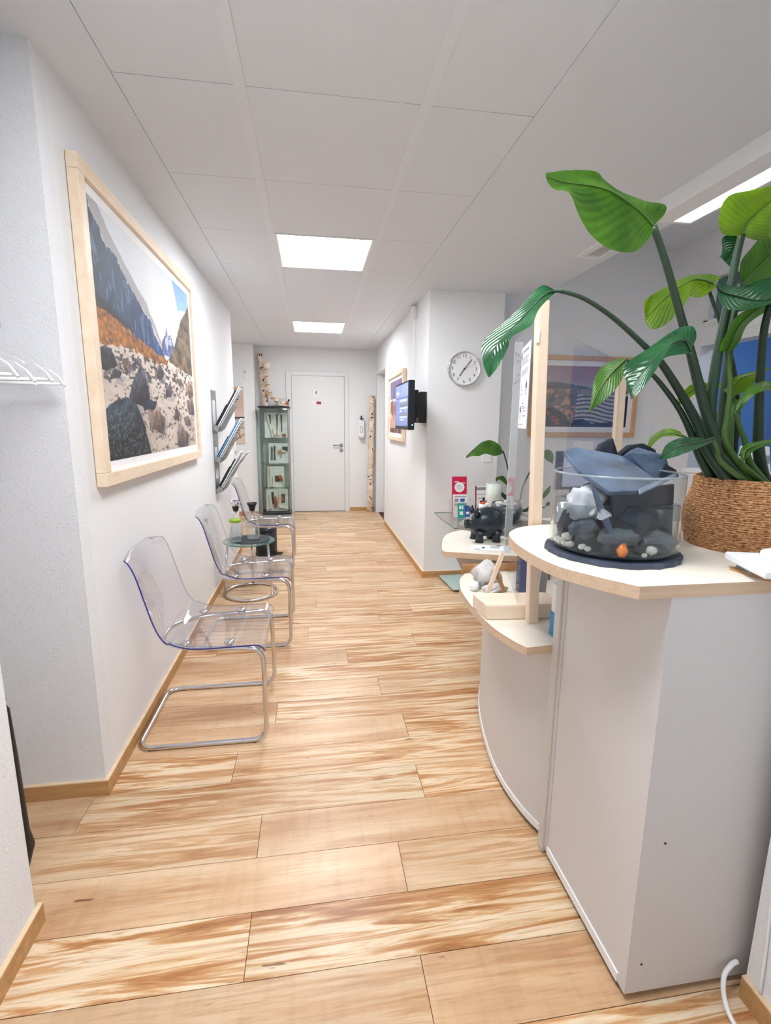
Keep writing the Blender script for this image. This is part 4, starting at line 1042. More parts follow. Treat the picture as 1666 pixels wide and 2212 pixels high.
# ------------------------------------------------------------------ acrylic screen with wooden posts
t = thing('hygiene_screen', 'clear acrylic hygiene screen with pale wooden posts on the reception counter', 'screen', (.70, 1.5, ST))
MB().bar((.722, 1.4625, ST), (.688, 1.4625, 1.722), .036, .028, (0, 1, 0)).build('post', M['pine'], t, bevel=.003)
MB().bar((1.545, 2.30, DT), (1.52, 2.30, 1.66), .042, .03, (0, 1, 0)).build('post', M['pine'], t, bevel=.003)
def pane(nm, a, b, z0, z1, th=.004):
    a = Vector((*a, 0)); b = Vector((*b, 0)); d = (b-a).normalized(); nr = Vector((-d.y, d.x, 0))
    MB().slab([(a.x, a.y, z0), (b.x, b.y, z0), (b.x, b.y, z1), (a.x, a.y, z1)], nr, th).build(nm, M['screen_acrylic'], t)
pane('pane', (.716, 1.480), (1.515, 2.285), .80, 1.66)
pane('pane', (.680, 1.482), (.830, 1.985), .765, 1.69)
M['pale_reflection'] = sheet('edge_reflection_white', (.9, .92, .94, 1), 1.5, .1, .55, (.86, .89, .92, 1))
MB().bar((.846, 1.990, .80), (.846, 1.990, 1.69), .030, .012, (0, 1, 0)).build('edge_reflection', M['pale_reflection'], t)  # white strip stands in for the reflection along the acrylic edge
MB().box(.668, .678, 1.444, 1.448, 1.60, 1.64).build('clip', M['white'], t)
# wooden foot block
bl = MB()
vs = [(.575, 1.497, ST), (.83, 1.481, ST), (.835, 1.60, ST), (.565, 1.62, ST), (.575, 1.497, ST+.055), (.83, 1.481, ST+.055), (.835, 1.60, ST+.055), (.565, 1.62, ST+.055)]
bl.add(vs, [(3, 2, 1, 0), (4, 5, 6, 7), (0, 1, 5, 4), (1, 2, 6, 5), (2, 3, 7, 6), (3, 0, 4, 7)])
M['pine_block'] = wood('pine_block', (228, 204, 178), (244, 228, 208), (3, 10, 40), .5, .7)
bl.build('foot_block', M['pine_block'], t, bevel=.006)
# notice on the pane
def notice():
    k = Canvas(60, 86); u, v = k.u, k.v; k.c[:] = (246, 246, 250)
    k.rect(.08, .16, .87, .95, (70, 72, 110)); k.rect(.25, .8, .92, .945, (110, 112, 120))
    for i in range(11):
        z = .86-.022*i-(.02 if i > 5 else 0); k.rect(.10, .86-.1*(i % 3 == 2), z-.006, z, (150, 152, 160))
    for (x, y) in ((.66, .5), (.10, .22)):
        k.poly([(x, y), (x+.06, y+.06), (x+.14, y+.05), (x+.2, y-.01), (x+.12, y-.03), (x+.13, y-.10), (x+.08, y-.10), (x+.07, y-.03)], (52, 54, 74))
    for i in range(4):
        k.rect(.12, .3, .51-.03*i, .518-.03*i, (150, 152, 160)); k.rect(.35, .6, .33-.03*i, .338-.03*i, (150, 152, 160)); k.rect(.5, .8, .24-.03*i, .248-.03*i, (150, 152, 160))
    for i in range(3): k.rect(.1, .6, .06-.018*i, .066-.018*i, (160, 162, 170))
    return k
t = thing('notice_sheet', 'white printed hygiene notice taped to the acrylic screen', 'notice', (.69, 1.59, 1.345))
a = Vector((.674, 1.490, 1.345)); d = Vector((.150, .503, 0)).normalized()
nr = Vector((-d.y, d.x, 0))
# readable from the corridor side
notice().mesh('print', M['print'], t, a+d*.21+nr*.0015, -d*.21, (0, 0, .272))
MB().slab([a, a+d*.21, a+d*.21+Vector((0, 0, .272)), a+Vector((0, 0, .272))], nr, .001).build('sheet', M['paper'], t)

# ------------------------------------------------------------------ things on the low shelf
t = thing('wooden_easel', 'small A-shaped wooden easel on the low counter shelf', 'easel', (.68, 1.72, ST))
p0, p1 = atY(1047, 1283, 1.66), atY(1087, 1192, 1.66)
p0.z = ST+.002
MB().bar(p0, p1, .014, .010, (0, 1, 0)).build('front_stick', M['pine'], t)
q1 = p0.lerp(p1, .62)+Vector((0, .012, 0)); q0 = atY(1096, 1283, 1.70); q0.z = ST+.002; q0.y = 1.70
MB().bar(q0, q1, .014, .010, (0, 1, 0)).build('rear_stick', M['brown_wood'], t)
MB().bar(p0.lerp(p1, .08)+Vector((0, .012, 0)), q0+Vector((0, -.012, .02)), .008, .006).build('cross_bar', M['pine'], t)
def blob(name, mat, parent, c, s, seed, sub=3, amp=.18, fac=6.0, flat=False, sq=1.0):
    bm = bmesh.new(); bmesh.ops.create_icosphere(bm, subdivisions=sub, radius=1.0)
    rng = random.Random(seed); o_ = Vector((rng.uniform(0, 50), rng.uniform(0, 50), rng.uniform(0, 50)))
    from mathutils import noise as mn
    vs, fs = [], []
    for v in bm.verts:
        n = v.co.normalized(); k = 1+amp*mn.noise(n*fac*.3+o_)*2
        p = Vector((math.copysign(abs(n.x)**sq, n.x)*s[0], math.copysign(abs(n.y)**sq, n.y)*s[1], math.copysign(abs(n.z)**sq, n.z)*s[2]))*k
        vs.append(Vector(c)+p)
    for f in bm.faces: fs.append(tuple(v.index for v in f.verts))
    bm.free()
    return MB().add(vs, fs, not flat).build(name, mat, parent)
M['pouch'] = pm('grey_pouch', (206, 202, 198), .6, noise=.2, nscale=25, bump=.4, bscale=40)
t = thing('cable_bundle', 'crumpled pale pouch with coiled white cable on the low counter shelf', 'bag', (.69, 1.80, ST))
blob('pouch', M['pouch'], t, (.695, 1.83, ST+.05), (.055, .06, .055), 5, 3, .22, 8)
MB().tube(smooth_path([(.63, 1.75, ST+.006), (.66, 1.72, ST+.012), (.70, 1.71, ST+.03), (.73, 1.72, ST+.035), (.74, 1.78, ST+.03)], 5), .0035, 8).build('cable', M['white'], t)
blob('cuff', M['pouch'], t, (.70, 1.745, ST+.022), (.05, .022, .022), 9, 3, .2, 8)
MB().lathe([(0, -.02), (.017, -.015), (.021, 0), (.017, .015), (0, .02)], (.63, 1.79, ST+.021), 18).build('bulb', M['white'], t)
t = thing('storage_box', 'brown patterned storage box behind the screen post on the low shelf', 'box', (.93, 1.93, ST))
MB().box(.90, 1.0, 1.88, 2.0, ST, ST+.16).build('body', pm('brown_check', (142, 112, 100), .7, noise=.3, nscale=50), t, bevel=.003)
MB().box(.897, 1.003, 1.877, 2.003, ST+.16, ST+.175).build('lid', M['brown_wood'], t, bevel=.002)
t = thing('document_stack', 'dark blue folder with loose papers standing under the high counter top', 'folder', (.84, 1.56, ST+.055))
MB().box(.80, .812, 1.63, 1.78, ST, ST+.20).build('folder', pm('navy_folder', (56, 66, 108), .5), t)
for i in range(5):
    x = .818+.012*i; MB().add([(x, 1.62+.01*i, ST), (x+.004, 1.75, ST), (x+.012, 1.75, ST+.16-.012*i), (x+.008, 1.62+.01*i, ST+.17-.014*i)], [(0, 1, 2, 3)]).build('paper_sheet', M['paper'], t)
t = thing('wipes_box', 'white and bright blue carton standing on the low shelf beside the counter post', 'carton', (.775, 1.35, ST))
M['cyan'] = pm('bright_blue', (10, 140, 196), .35, noise=.12, nscale=20)
MB().box(.737, .80, 1.312, 1.372, ST, ST+.078).build('blue_base', M['cyan'], t, bevel=.002)
MB().box(.739, .798, 1.314, 1.370, ST+.078, ST+.17).build('white_upper', M['white'], t, bevel=.002)
MB().add([(.725, 1.305, ST+.20), (.80, 1.305, ST+.20), (.80, 1.305, ST+.25), (.745, 1.305, ST+.255), (.725, 1.375, ST+.20), (.80, 1.375, ST+.20), (.80, 1.375, ST+.25), (.745, 1.375, ST+.255), ],
         [(3, 2, 1, 0), (4, 5, 6, 7), (0, 1, 5, 4), (1, 2, 6, 5), (2, 3, 7, 6), (3, 0, 4, 7)]).build('grey_flap', M['grey'], t)
MB().box(.76, .785, 1.33, 1.36, ST+.17, ST+.20).build('neck', M['white'], t)

# ------------------------------------------------------------------ piggy bank, leaflet, tray
t = thing('piggy_bank', 'matt black piggy bank on the far counter end', 'piggy bank', (.925, 2.46, DT))
M['pig'] = pm('matt_black_pig', (30, 40, 50), .32, bump=.01)
def ell(name, c, s, parent=t, mat='pig', amp=0, sub=3): return blob(name, M[mat], parent, c, s, 1, sub, amp)
# one continuous body: metaball-like union by stacking lathes along x
prof = [(0, -.118), (.024, -.118), (.026, -.112), (.026, -.098), (.034, -.085), (.052, -.07), (.068, -.045), (.078, -.01), (.080, .025), (.074, .055), (.058, .082), (.034, .098), (0, .104)]
pts = smooth_path([(a, 0, b) for a, b in prof], 3)
bc = Vector((.918, 2.46, DT+.098))
vs, fs = [], []
n_ = 28
for p in pts:
    s = (p.z+.118)/.222
    for j in range(n_):
        a = 2*PI*j/n_; vs.append(bc+Vector((p.z, math.cos(a)*max(p.x, 1e-4)*.92, math.sin(a)*max(p.x, 1e-4)+(-.006 if s < .25 else .004))))
for i in range(len(pts)-1):
    for j in range(n_): fs.append((i*n_+j, i*n_+(j+1) % n_, (i+1)*n_+(j+1) % n_, (i+1)*n_+j))
mbp = MB().add(vs, fs, True)
for x, y in ((-.045, -.04), (-.045, .04), (.05, -.04), (.05, .04)):
    mbp.tube([(bc.x+x, bc.y+y, DT+.06), (bc.x+x-.004, bc.y+y*1.05, DT+.03), (bc.x+x-.006, bc.y+y*1.1, DT)], [.030, .019, .023], 14)
mbp.build('body', M['pig'], t)
for s in (-1, 1):
    p = bc+Vector((-.062, s*.032, .048))
    MB().tube([p, p+Vector((-.012, s*.008, .022)), p+Vector((-.004, s*.012, .04))], [.018, .014, .003], 10).build('ear', M['pig'], t)
MB().tube([bc+Vector((.085, 0, .035)), bc+Vector((.10, -.008, .05)), bc+Vector((.104, -.01, .062))], [.014, .010, .003], 10).build('tail', M['pig'], t)
MB().bar(bc+Vector((.0, 0, .0825)), bc+Vector((.035, 0, .0825)), .004, .003).build('coin_slot', M['black'], t)
for s in (-1, 1): MB().lathe([(0, 0), (.004, .0), (.004, .001)], bc+Vector((-.1195, s*.010, -.006)), 10, axis='x').build('nostril', M['black'], t)
t = thing('leaflet', 'white leaflet with small green leaf emblem lying on the far counter end', 'leaflet', (.87, 2.3, DT))
c4 = [(.772, 2.262), (.952, 2.225), (.972, 2.345), (.800, 2.355)]
MB().add([(x, y, DT+.001) for x, y in c4], [(0, 1, 2, 3)]).build('sheet', M['paper'], t)
M['leafgreen'] = pm('emblem_green', (70, 110, 84), .7)
MB().add([(.835, 2.29, DT+.0016), (.852, 2.285, DT+.0016), (.862, 2.318, DT+.0016), (.846, 2.312, DT+.0016)], [(0, 1, 2, 3)]).build('emblem', M['leafgreen'], t)
for i in range(4):
    x = .875+.004*i; y = 2.275+.014*i
    MB().add([(x, y, DT+.0016), (x+.05, y-.008, DT+.0016), (x+.051, y-.004, DT+.0016), (x+.001, y+.004, DT+.0016)], [(0, 1, 2, 3)]).build('print_line', M['grey'], t)
MB().add([(.793, 2.275, DT+.0016), (.822, 2.269, DT+.0016), (.823, 2.278, DT+.0016), (.794, 2.284, DT+.0016)], [(0, 1, 2, 3)]).build('print_line', M['ink'], t)
MB().add([(.93, 2.325, DT+.0016), (.95, 2.323, DT+.0016), (.953, 2.335, DT+.0016), (.933, 2.337, DT+.0016)], [(0, 1, 2, 3)]).build('print_line', M['ink'], t)
t = thing('wooden_tray', 'flat grey weathered wooden tray behind the piggy bank', 'tray', (1.1, 2.7, DT))
M['grey_wood'] = wood('weathered_grey_wood', (128, 124, 118), (166, 160, 152), (5, 40, 40), .7)
MB().prism([(.85, 2.745), (1.035, 2.55), (1.50, 2.72), (1.33, 2.98), (.97, 2.97)], DT, DT+.03).build('board', M['grey_wood'], t, bevel=.003)

# dark planter with stones behind the screen, paper cup
t = thing('stone_bowl', 'dark slate bowl standing behind the acrylic screen on the wooden tray', 'bowl', (1.16, 2.78, DT+.03))
MB().lathe([(.045, 0), (.085, .03), (.096, .08), (.088, .12), (.08, .12), (.082, .075), (.07, .03), (0, .02)], (1.16, 2.78, DT+.03), 28).build('bowl', pm('dark_glaze', (72, 78, 88), .3, noise=.3, nscale=20), t)
for i in range(6):
    a = i*1.05; blob('pebble', M['pouch'], t, (1.16+.045*math.cos(a), 2.78+.045*math.sin(a), DT+.13+.012*(i % 2)), (.03, .025, .02), 20+i, 2)
t = thing('paper_cup', 'small white and dark red cup behind the piggy bank', 'cup', (1.06, 2.90, DT+.03))
MB().lathe([(.022, 0), (.026, .055)], (1.06, 2.90, DT+.03), 20).build('cup_lower', pm('dark_red', (120, 62, 62), .5), t)
MB().lathe([(.0265, .055), (.031, .095), (.029, .095), (.0, .06)], (1.06, 2.90, DT+.03), 20).build('cup_upper', M['white'], t)
MB().tube([(1.06, 2.90, DT+.10), (1.045, 2.895, DT+.125), (1.075, 2.89, DT+.145)], [.012, .016, .003], 8).build('orange_tip', pm('orange_red', (222, 96, 50), .5), t)

# ------------------------------------------------------------------ glass stand with leaflets by the pillar
GZ = .615
t = thing('glass_stand', 'glass display stand with clear shelf and green glass foot beside the pillar', 'stand', (1.35, 3.75, 0))
g1 = MB().prism([(1.005, 3.68), (1.008, 3.345), (1.75, 3.345), (1.75, 3.98), (1.02, 3.98)], GZ-.008, GZ).build('shelf', M['glass'], t)
edgeband('shelf_edge', [(1.005, 3.68), (1.008, 3.345), (1.75, 3.345), (1.75, 3.98), (1.02, 3.98)], GZ-.008, GZ, g1, mat='glass_edge')
M['foot_glass'] = pm('frosted_green_glass', (176, 200, 192), .15, bump=.005)
MB().prism([(1.098, 4.07), (1.118, 3.68), (1.75, 3.68), (1.75, 4.07)], .016, .026).build('foot', M['foot_glass'], t)
for x, y in ((1.16, 3.72), (1.70, 3.72), (1.16, 4.03), (1.70, 4.03)): MB().lathe([(.016, 0), (.016, .016)], (x, y, 0), 14).build('foot_pad', M['chrome'], t)
for x in (1.45, 1.62): MB().tube([(x, 3.86, .026), (x, 3.86, GZ-.008)], .016, 14).build('column', M['chrome'], t)
def leaflet(label, x0, x1, z0, z1, y, mat, lean=.05, extra=(), base=GZ):
    t = thing('leaflet', label, 'leaflet', ((x0+x1)/2, y, z0), group='leaflets on the glass stand')
    MB().slab([(x0, y, z0), (x1, y, z0), (x1, y+lean, z1), (x0, y+lean, z1)], (0, 1, 0), .006).build('cover', M[mat], t)
    for nm, (a, b, c, d), mt in extra:
        f = lambda u, v: (x0+(x1-x0)*u, y+lean*v-.0012, z0+(z1-z0)*v)
        MB().add([f(a, c), f(b, c), f(b, d), f(a, d)], [(0, 1, 2, 3)]).build(nm, M[mt], t)
    return t
M['magenta'] = pm('magenta_red', (214, 18, 72), .45, noise=.12, nscale=30); M['teal'] = pm('teal', (34, 160, 148), .5); M['royal'] = pm('royal_blue', (52, 88, 172), .5)
M['tan'] = pm('tan_photo', (196, 176, 140), .5, noise=.4, nscale=40)
t = thing('leaflet_holder', 'clear stepped leaflet holder on the glass stand', 'holder', (1.25, 3.66, GZ))
MB().box(1.08, 1.44, 3.60, 3.76, GZ, GZ+.004).build('holder_base', M['glass'], t)
for x in (1.08, 1.255, 1.44): MB().box(x-.002, x+.002, 3.60, 3.76, GZ+.004, GZ+.15).build('divider', M['glass'], t)
dsc = [('white_disc', (.32, .72, .22, .52), 'paper'), ('print_line', (.2, .8, .86, .88), 'ink')]
leaflet('white leaflet under the magenta one on the glass stand', 1.105, 1.225, GZ+.006, .80, 3.715, 'paper', .02, [('print_line', (.1, .9, .9, .92), 'ink'), ('print_block', (.12, .38, .68, .82), 'grey'), ('print_block', (.5, .8, .68, .82), 'royal'), ('photo', (.1, .95, .5, .62), 'tan')])
r_ = leaflet('magenta leaflet with white round emblem, tallest on the glass stand', 1.10, 1.222, GZ+.006, .942, 3.73, 'magenta', .03, [('print_line', (.15, .45, .86, .88), 'paper'), ('print_line', (.55, .9, .83, .85), 'paper')])
f_ = lambda u, v: (1.10+.122*u, 3.73+.03*v-.0016, GZ+.006+.321*v)
MB().add([f_(.5, .735)]+[f_(.5+.34*math.cos(2*PI*i/24), .735+.125*math.sin(2*PI*i/24)) for i in range(24)], [(0, i+1, (i+1) % 24+1) for i in range(24)]).build('round_emblem', M['paper'], r_)
for i in range(3): MB().add([f_(.32, .69+.035*i), f_(.68, .69+.035*i), f_(.68, .71+.035*i), f_(.32, .71+.035*i)], [(0, 1, 2, 3)]).build('emblem_print', M['ink'], r_)
leaflet('teal leaflet with white symbols, in front on the glass stand', 1.135, 1.19, GZ+.006, .735, 3.675, 'teal', .02, [('symbol', (.2, .45, .6, .85), 'paper'), ('symbol', (.55, .8, .6, .85), 'paper'), ('symbol', (.25, .75, .2, .45), 'paper')])
leaflet('royal blue leaflet beside the teal one on the glass stand', 1.195, 1.235, GZ+.006, .715, 3.68, 'royal', .02, [('symbol', (.2, .8, .3, .5), 'paper')])
leaflet('white book with red spine on the glass stand', 1.29, 1.385, GZ+.006, .868, 3.72, 'paper', .03, [('red_spine', (.0, .12, 0, 1), 'red'), ('print_line', (.12, 1, .72, .735), 'red'), ('print_block', (.66, .86, .5, .62), 'ink'), ('print_line', (.25, .6, .58, .6), 'grey'), ('top_band', (.12, 1, .86, .95), 'grey')])
leaflet('black booklet with a small white flower beside the white book on the glass stand', 1.315, 1.412, GZ+.006, .755, 3.665, 'brochure_dark', .02, [('flower', (.42, .6, .55, .75), 'paper')])

# ------------------------------------------------------------------ behind the counter: picture, monitor, printer, sideboard
def coast():
    k = Canvas(170, 110); u, v = k.u, k.v; n = fbm(u*5, v*5)
    k.c = np.stack([150+50*n-30*(v-.6), 140+40*n-34*(v-.6), 152+40*n-30*(v-.6)], -1)
    k.fill((v > .7), (176, 104, 104), np.clip((v-.7)*2.4, 0, .75)*np.clip(u*1.6, 0.1, 1))
    k.poly([(-.1, .66), (.12, .74), (.2, .74), (.5, .67), (.62, .63), (-.1, .6)], (96, 98, 106), .3, 20)
    m = v < .63; k.fill(m, np.stack([120+60*n, 112+50*n, 112+50*n], -1))
    m = inpoly(u, v, [(-.1, .62), (.45, .62), (.4, .3), (.42, 0), (-.1, 0)]); k.fill(m, np.stack([60+110*fbm(u*14, v*14), 62+90*fbm(u*14, v*14), 66+84*fbm(u*14, v*14)], -1))
    k.fill(m & (fbm(u*16+3, v*12+8) > .62), (216, 158, 120), .8)
    m = inpoly(u, v, [(.42, .60), (.5, .52), (1.1, .60), (1.1, 0), (.4, 0)])
    w = (v*15+.6*np.sin(u*9)+.5*n) % 1.0; k.fill(m, np.stack([150+60*w, 146+56*w, 148+54*w], -1)); k.fill(m & (w < .38), (66, 64, 74), .9)
    k.poly([(.02, 0), (.04, .3), (.16, .32), (.3, .2), (.34, .1), (.36, 0)], (34, 30, 42), .5, 20)
    k.fill(inpoly(u, v, [(.06, .28), (.12, .26), (.32, .02), (.2, .04)]) & (fbm(u*40, v*40) > .5), (186, 88, 62), .9)
    k.poly([(.36, 0), (.4, .12), (.5, .14), (.6, .06), (.95, .1), (1.1, 0)], (56, 52, 58), .5, 16)
    k.poly([(.93, 0), (1.1, 0), (1.1, .5), (.97, .5)], (44, 40, 56), .3, 16)
    return k
picture('framed_picture', 'framed coastal print with dark terraces on the reception back wall', (2.02, 4.438, 1.245), (1.09, 0, 0), (0, 0, .745), (0, -1, 0), coast(), wood='frame_oak', fw=.042, mat=.05, depth=.03, gap=.012)
t = thing('desk_monitor', 'small dark-framed display showing a pale blue page behind the glass vessel', 'monitor', (1.28, 2.23, DT))
MB().box(1.17, 1.40, 2.22, 2.24, 1.045, 1.232).build('casing', pm('navy_case', (40, 44, 72), .4), t, bevel=.004)
MB().box(1.205, 1.385, 2.217, 2.22, 1.06, 1.207).build('screen', pm('pale_screen', (186, 192, 220), .4, noise=.1, nscale=30), t)
MB().box(1.26, 1.30, 2.23, 2.245, DT+.01, 1.07).build('stand', M['black'], t); MB().box(1.19, 1.37, 2.17, 2.29, DT, DT+.012).build('foot', M['black'], t)
t = thing('desk_printer', 'white desk device with thin black cable behind the wooden screen post', 'printer', (1.66, 2.75, DT))
MB().box(1.54, 1.79, 2.62, 2.88, DT+.0, DT+.13).build('body', M['white'], t, bevel=.008)
MB().box(1.55, 1.77, 2.615, 2.62, DT+.03, DT+.06).build('paper_slot', M['grey'], t)
MB().tube(smooth_path([(1.60, 2.61, DT+.12), (1.63, 2.58, DT+.09), (1.62, 2.57, DT+.04), (1.65, 2.60, DT+.01)], 5), .003, 6).build('cable', M['black'], t)
t = thing('sideboard', 'white sideboard along the reception side wall under the blue doorway view', 'sideboard', (3.1, 2.9, 0))
MB().box(2.92, 3.32, 2.2, 3.46, .06, 1.0).build('body', M['white'], t); MB().box(2.90, 3.335, 2.18, 3.48, 1.0, 1.03).build('top', M['white'], t, bevel=.003)
for i in range(3): MB().box(2.915, 2.921, 2.21+.415*i, 2.61+.415*i, .08, .98).build('door', M['door'], t)
MB().box(2.94, 3.3, 2.25, 3.4, 0, .06).build('plinth', M['grey'], t)
t = thing('desk_lamp_box', 'slanted white device standing on the white sideboard', 'device', (3.08, 3.0, 1.03))
MB().add([(3.0, 2.96, 1.03), (3.16, 2.96, 1.03), (3.16, 3.1, 1.03), (3.0, 3.1, 1.03), (3.02, 3.0, 1.22), (3.16, 3.0, 1.22), (3.16, 3.1, 1.22), (3.02, 3.1, 1.22)], [(3, 2, 1, 0), (4, 5, 6, 7), (0, 1, 5, 4), (1, 2, 6, 5), (2, 3, 7, 6), (3, 0, 4, 7)]).build('body', M['white'], t, bevel=.004)
MB().box(3.03, 3.15, 2.975, 2.985, 1.08, 1.16).build('panel', M['grey'], t)

# ------------------------------------------------------------------ white terminal on the counter, cables at the right wall end
t = thing('card_terminal', 'flat white terminal with round knob on a small wooden base at the counter corner', 'terminal', (.98, .90, PT))
def rotbox(mb, c, yaw, sx, sy, z0, z1, tilt=0.0):
    cs, sn = math.cos(yaw), math.sin(yaw); vs = []
    for z in (0, 1):
        for a, b in ((-1, -1), (1, -1), (1, 1), (-1, 1)):
            x, y = a*sx/2, b*sy/2; zz = (z0 if z == 0 else z1)+tilt*y
            vs.append((c[0]+x*cs-y*sn, c[1]+x*sn+y*cs, zz))
    return mb.add(vs, [(3, 2, 1, 0), (4, 5, 6, 7), (0, 1, 5, 4), (1, 2, 6, 5), (2, 3, 7, 6), (3, 0, 4, 7)])
A_ = Vector((.925, .951, 0)); u_ = Vector((.95, -.30, 0)).normalized(); v_ = Vector((-.30, -.95, 0)).normalized()
def quad(a, b, c, d, z0, z1):
    return MB().prism([tuple((A_+u_*x+v_*y)[:2]) for x, y in ((a, c), (b, c), (b, d), (a, d))], z0, z1)
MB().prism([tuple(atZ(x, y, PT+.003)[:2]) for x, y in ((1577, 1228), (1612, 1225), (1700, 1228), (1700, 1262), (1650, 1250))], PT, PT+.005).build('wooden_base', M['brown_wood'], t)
quad(.02, .14, .015, .075, PT+.005, 1.062).build('foot', M['grey'], t)
quad(0, .16, 0, .155, 1.062, 1.080).build('body', M['white'], t, bevel=.004)
kb = A_+u_*.085+v_*.055
MB().lathe([(.036, 1.080), (.038, 1.083), (.038, 1.092), (.034, 1.096), (0, 1.096)], (kb.x, kb.y, 0), 32).build('knob', M['white'], t)
t = thing('power_cable', 'white power cable looping to the floor behind the counter side', 'cable', (.96, .83, 0))
MB().tube(smooth_path([(1.004, .835, .075), (.985, .832, .072), (.958, .822, .055), (.944, .80, .025), (.938, .765, .0065), (.945, .70, .006), (.97, .60, .006)], 6), .0055, 10).build('cable', M['white'], t)
t = thing('wall_cable', 'thin white cable running up the wall end beside the counter', 'cable', (1.01, .79, 0))
MB().tube(smooth_path([(1.0075, .795, 1.2), (1.0075, .79, .9), (1.0075, .795, .5), (1.0075, .78, .2), (1.0070, .775, .066)], 6), .0035, 8).build('cable', M['white'], t)

# ------------------------------------------------------------------ glass vessel fountain with slate
VC = Vector((.745, 1.105, 0)); VR = .149; VZ = PT+.011; VT = 1.245
M['slate'] = pm('slate', (88, 106, 132), .40, noise=.5, nscale=13, bump=.5, bscale=26)
M['slate_light'] = pm('slate_light', (150, 164, 184), .45, noise=.3, nscale=20, bump=.4, bscale=26)
M['slate_disc'] = pm('slate_disc', (66, 74, 92), .55, noise=.3, nscale=25, bump=.4, bscale=40)
M['slate_dark'] = pm('slate_dark', (38, 46, 58), .5, noise=.35, nscale=20, bump=.5, bscale=26)
M['slate_grey'] = pm('grey_stone', (96, 102, 108), .55, noise=.3, nscale=22, bump=.4, bscale=30)
M['boulder'] = pm('pale_boulder', (206, 208, 214), .6, noise=.15, nscale=14, bump=.3, bscale=30)
M['pebble'] = pm('white_pebble', (232, 222, 208), .45, noise=.06, nscale=30); M['pebble_o'] = pm('orange_pebble', (206, 120, 60), .45, noise=.15, nscale=30)
t = thing('slate_coaster', 'round dark slate disc under the glass vessel', 'coaster', (VC.x, VC.y, PT))
rng = random.Random(4); ring = [(VC.x+(VR*1.07+rng.uniform(-.003, .003))*math.cos(a), VC.y+(VR*1.07+rng.uniform(-.003, .003))*math.sin(a)) for a in [2*PI*i/60 for i in range(60)]]
MB().prism(ring, PT, VZ).build('disc', M['slate_disc'], t, bevel=.001)
t = thing('glass_vessel', 'wide round glass vessel filled with water and stones on the counter', 'vessel', (VC.x, VC.y, VZ))
prof = [(VR*.97, .001), (VR, .006), (VR, VT-VZ)]
MB().lathe(prof, (VC.x, VC.y, VZ), 72, caps=False).build('glass', M['glass'], t)
MB().tube([(VC.x+(VR-.0025)*math.cos(a), VC.y+(VR-.0025)*math.sin(a), VT) for a in [2*PI*i/72 for i in range(72)]], .0028, 6, closed=True).build('rim', sheet('rim_glass', (.75, .82, .84, 1), 1.5, .02, .25, (.8, .86, .9, 1)), t)
M['dark_water'] = sheet('dark_water', (.80, .85, .88, 1), 1.33, .0, .06, (.07, .10, .13, 1))
MB().lathe([(0, .004), (VR-.012, .004), (VR-.008, .010), (VR-.02, .014), (0, .015)], (VC.x, VC.y, VZ), 48).build('gravel_bed', M['slate_dark'], t)['kind'] = 'stuff'
MB().lathe([(VR-.007, .014), (VR-.007, .118), (0, .118)], (VC.x, VC.y, VZ), 72, caps=False).build('water', M['dark_water'], t)
def stone(label, mat, c, s, seed, amp=.25, flat=True, sub=2, grp='stones in the glass vessel', sq=.8):
    o = blob('stone', M[mat], None, (0, 0, 0), s, seed, sub, amp, 8, flat, sq); o.location = c
    return tag(o, label, 'stone', grp)
z0 = VZ+.013
stone('large pale boulder inside the glass vessel', 'boulder', (.655, 1.085, VZ+.118), (.042, .036, .040), 1, .3, False, 3)
stone('grey angular stone under the pale boulder in the vessel', 'slate_grey', (.648, 1.07, VZ+.062), (.036, .03, .026), 2)
stone('long rounded grey stone in the middle of the vessel', 'slate_grey', (.705, 1.015, VZ+.05), (.052, .02, .020), 3, .15, False, 3)
stone('dark block at the vessel front below the long rounded stone', 'slate_dark', (.69, 1.005, VZ+.024), (.032, .018, .013), 4)
stone('broad grey stone at the right of the vessel bottom', 'slate_grey', (.80, 1.02, VZ+.035), (.055, .025, .022), 5)
stone('flat dark stone at the vessel bottom beside the orange pebble', 'slate_dark', (.765, .99, VZ+.022), (.04, .016, .010), 6)
stone('dark stone filling the middle of the vessel', 'slate_dark', (.77, 1.11, VZ+.06), (.085, .07, .052), 7)
stone('upright dark stone at the left wall of the vessel', 'slate_dark', (.632, 1.12, VZ+.05), (.018, .03, .05), 8)
stone('brownish stone at the right wall of the vessel', 'brown_wood', (.858, 1.10, VZ+.05), (.02, .03, .055), 9)
stone('tall dark stone in the right half of the vessel', 'slate_dark', (.838, 1.125, VZ+.07), (.028, .045, .062), 15)
stone('dark slate lump under the long rounded stone, middle of the vessel', 'slate_dark', (.735, 1.03, VZ+.075), (.05, .03, .04), 16)
def slate(label, pts, th, mat='slate', nrm=None):
    P = [Vector(p) for p in pts]; c = sum(P, Vector())/len(P)
    N = Vector(nrm) if nrm else (P[1]-P[0]).cross(P[2]-P[0]).normalized()
    t = tag(MB().slab(P, N, th).build('slate_slab', M[mat], None, bevel=.002), label, 'slate', 'slate slabs in the glass vessel')
    # origin at the slab's middle
    for v in t.data.vertices: v.co -= c
    t.location = c; return t
A = atY
slate('large blue-grey slate slab leaning across the glass vessel', [A(1219, 973, 1.19), A(1243, 965, 1.21), A(1325, 980, 1.21), A(1350, 986, 1.20), A(1425, 1041, 1.06), A(1378, 1060, 1.0), A(1318, 1062, 1.0), A(1252, 1016, 1.09)], .012, 'slate', (0, .5, -.85))
slate('pointed dark slate piece behind the large slab', [A(1289, 978, 1.245), A(1298, 960, 1.25), A(1325, 946, 1.25), A(1335, 978, 1.245), A(1330, 1060, 1.22), A(1292, 1060, 1.22)], .014, 'slate_dark', (0, 1, 0))
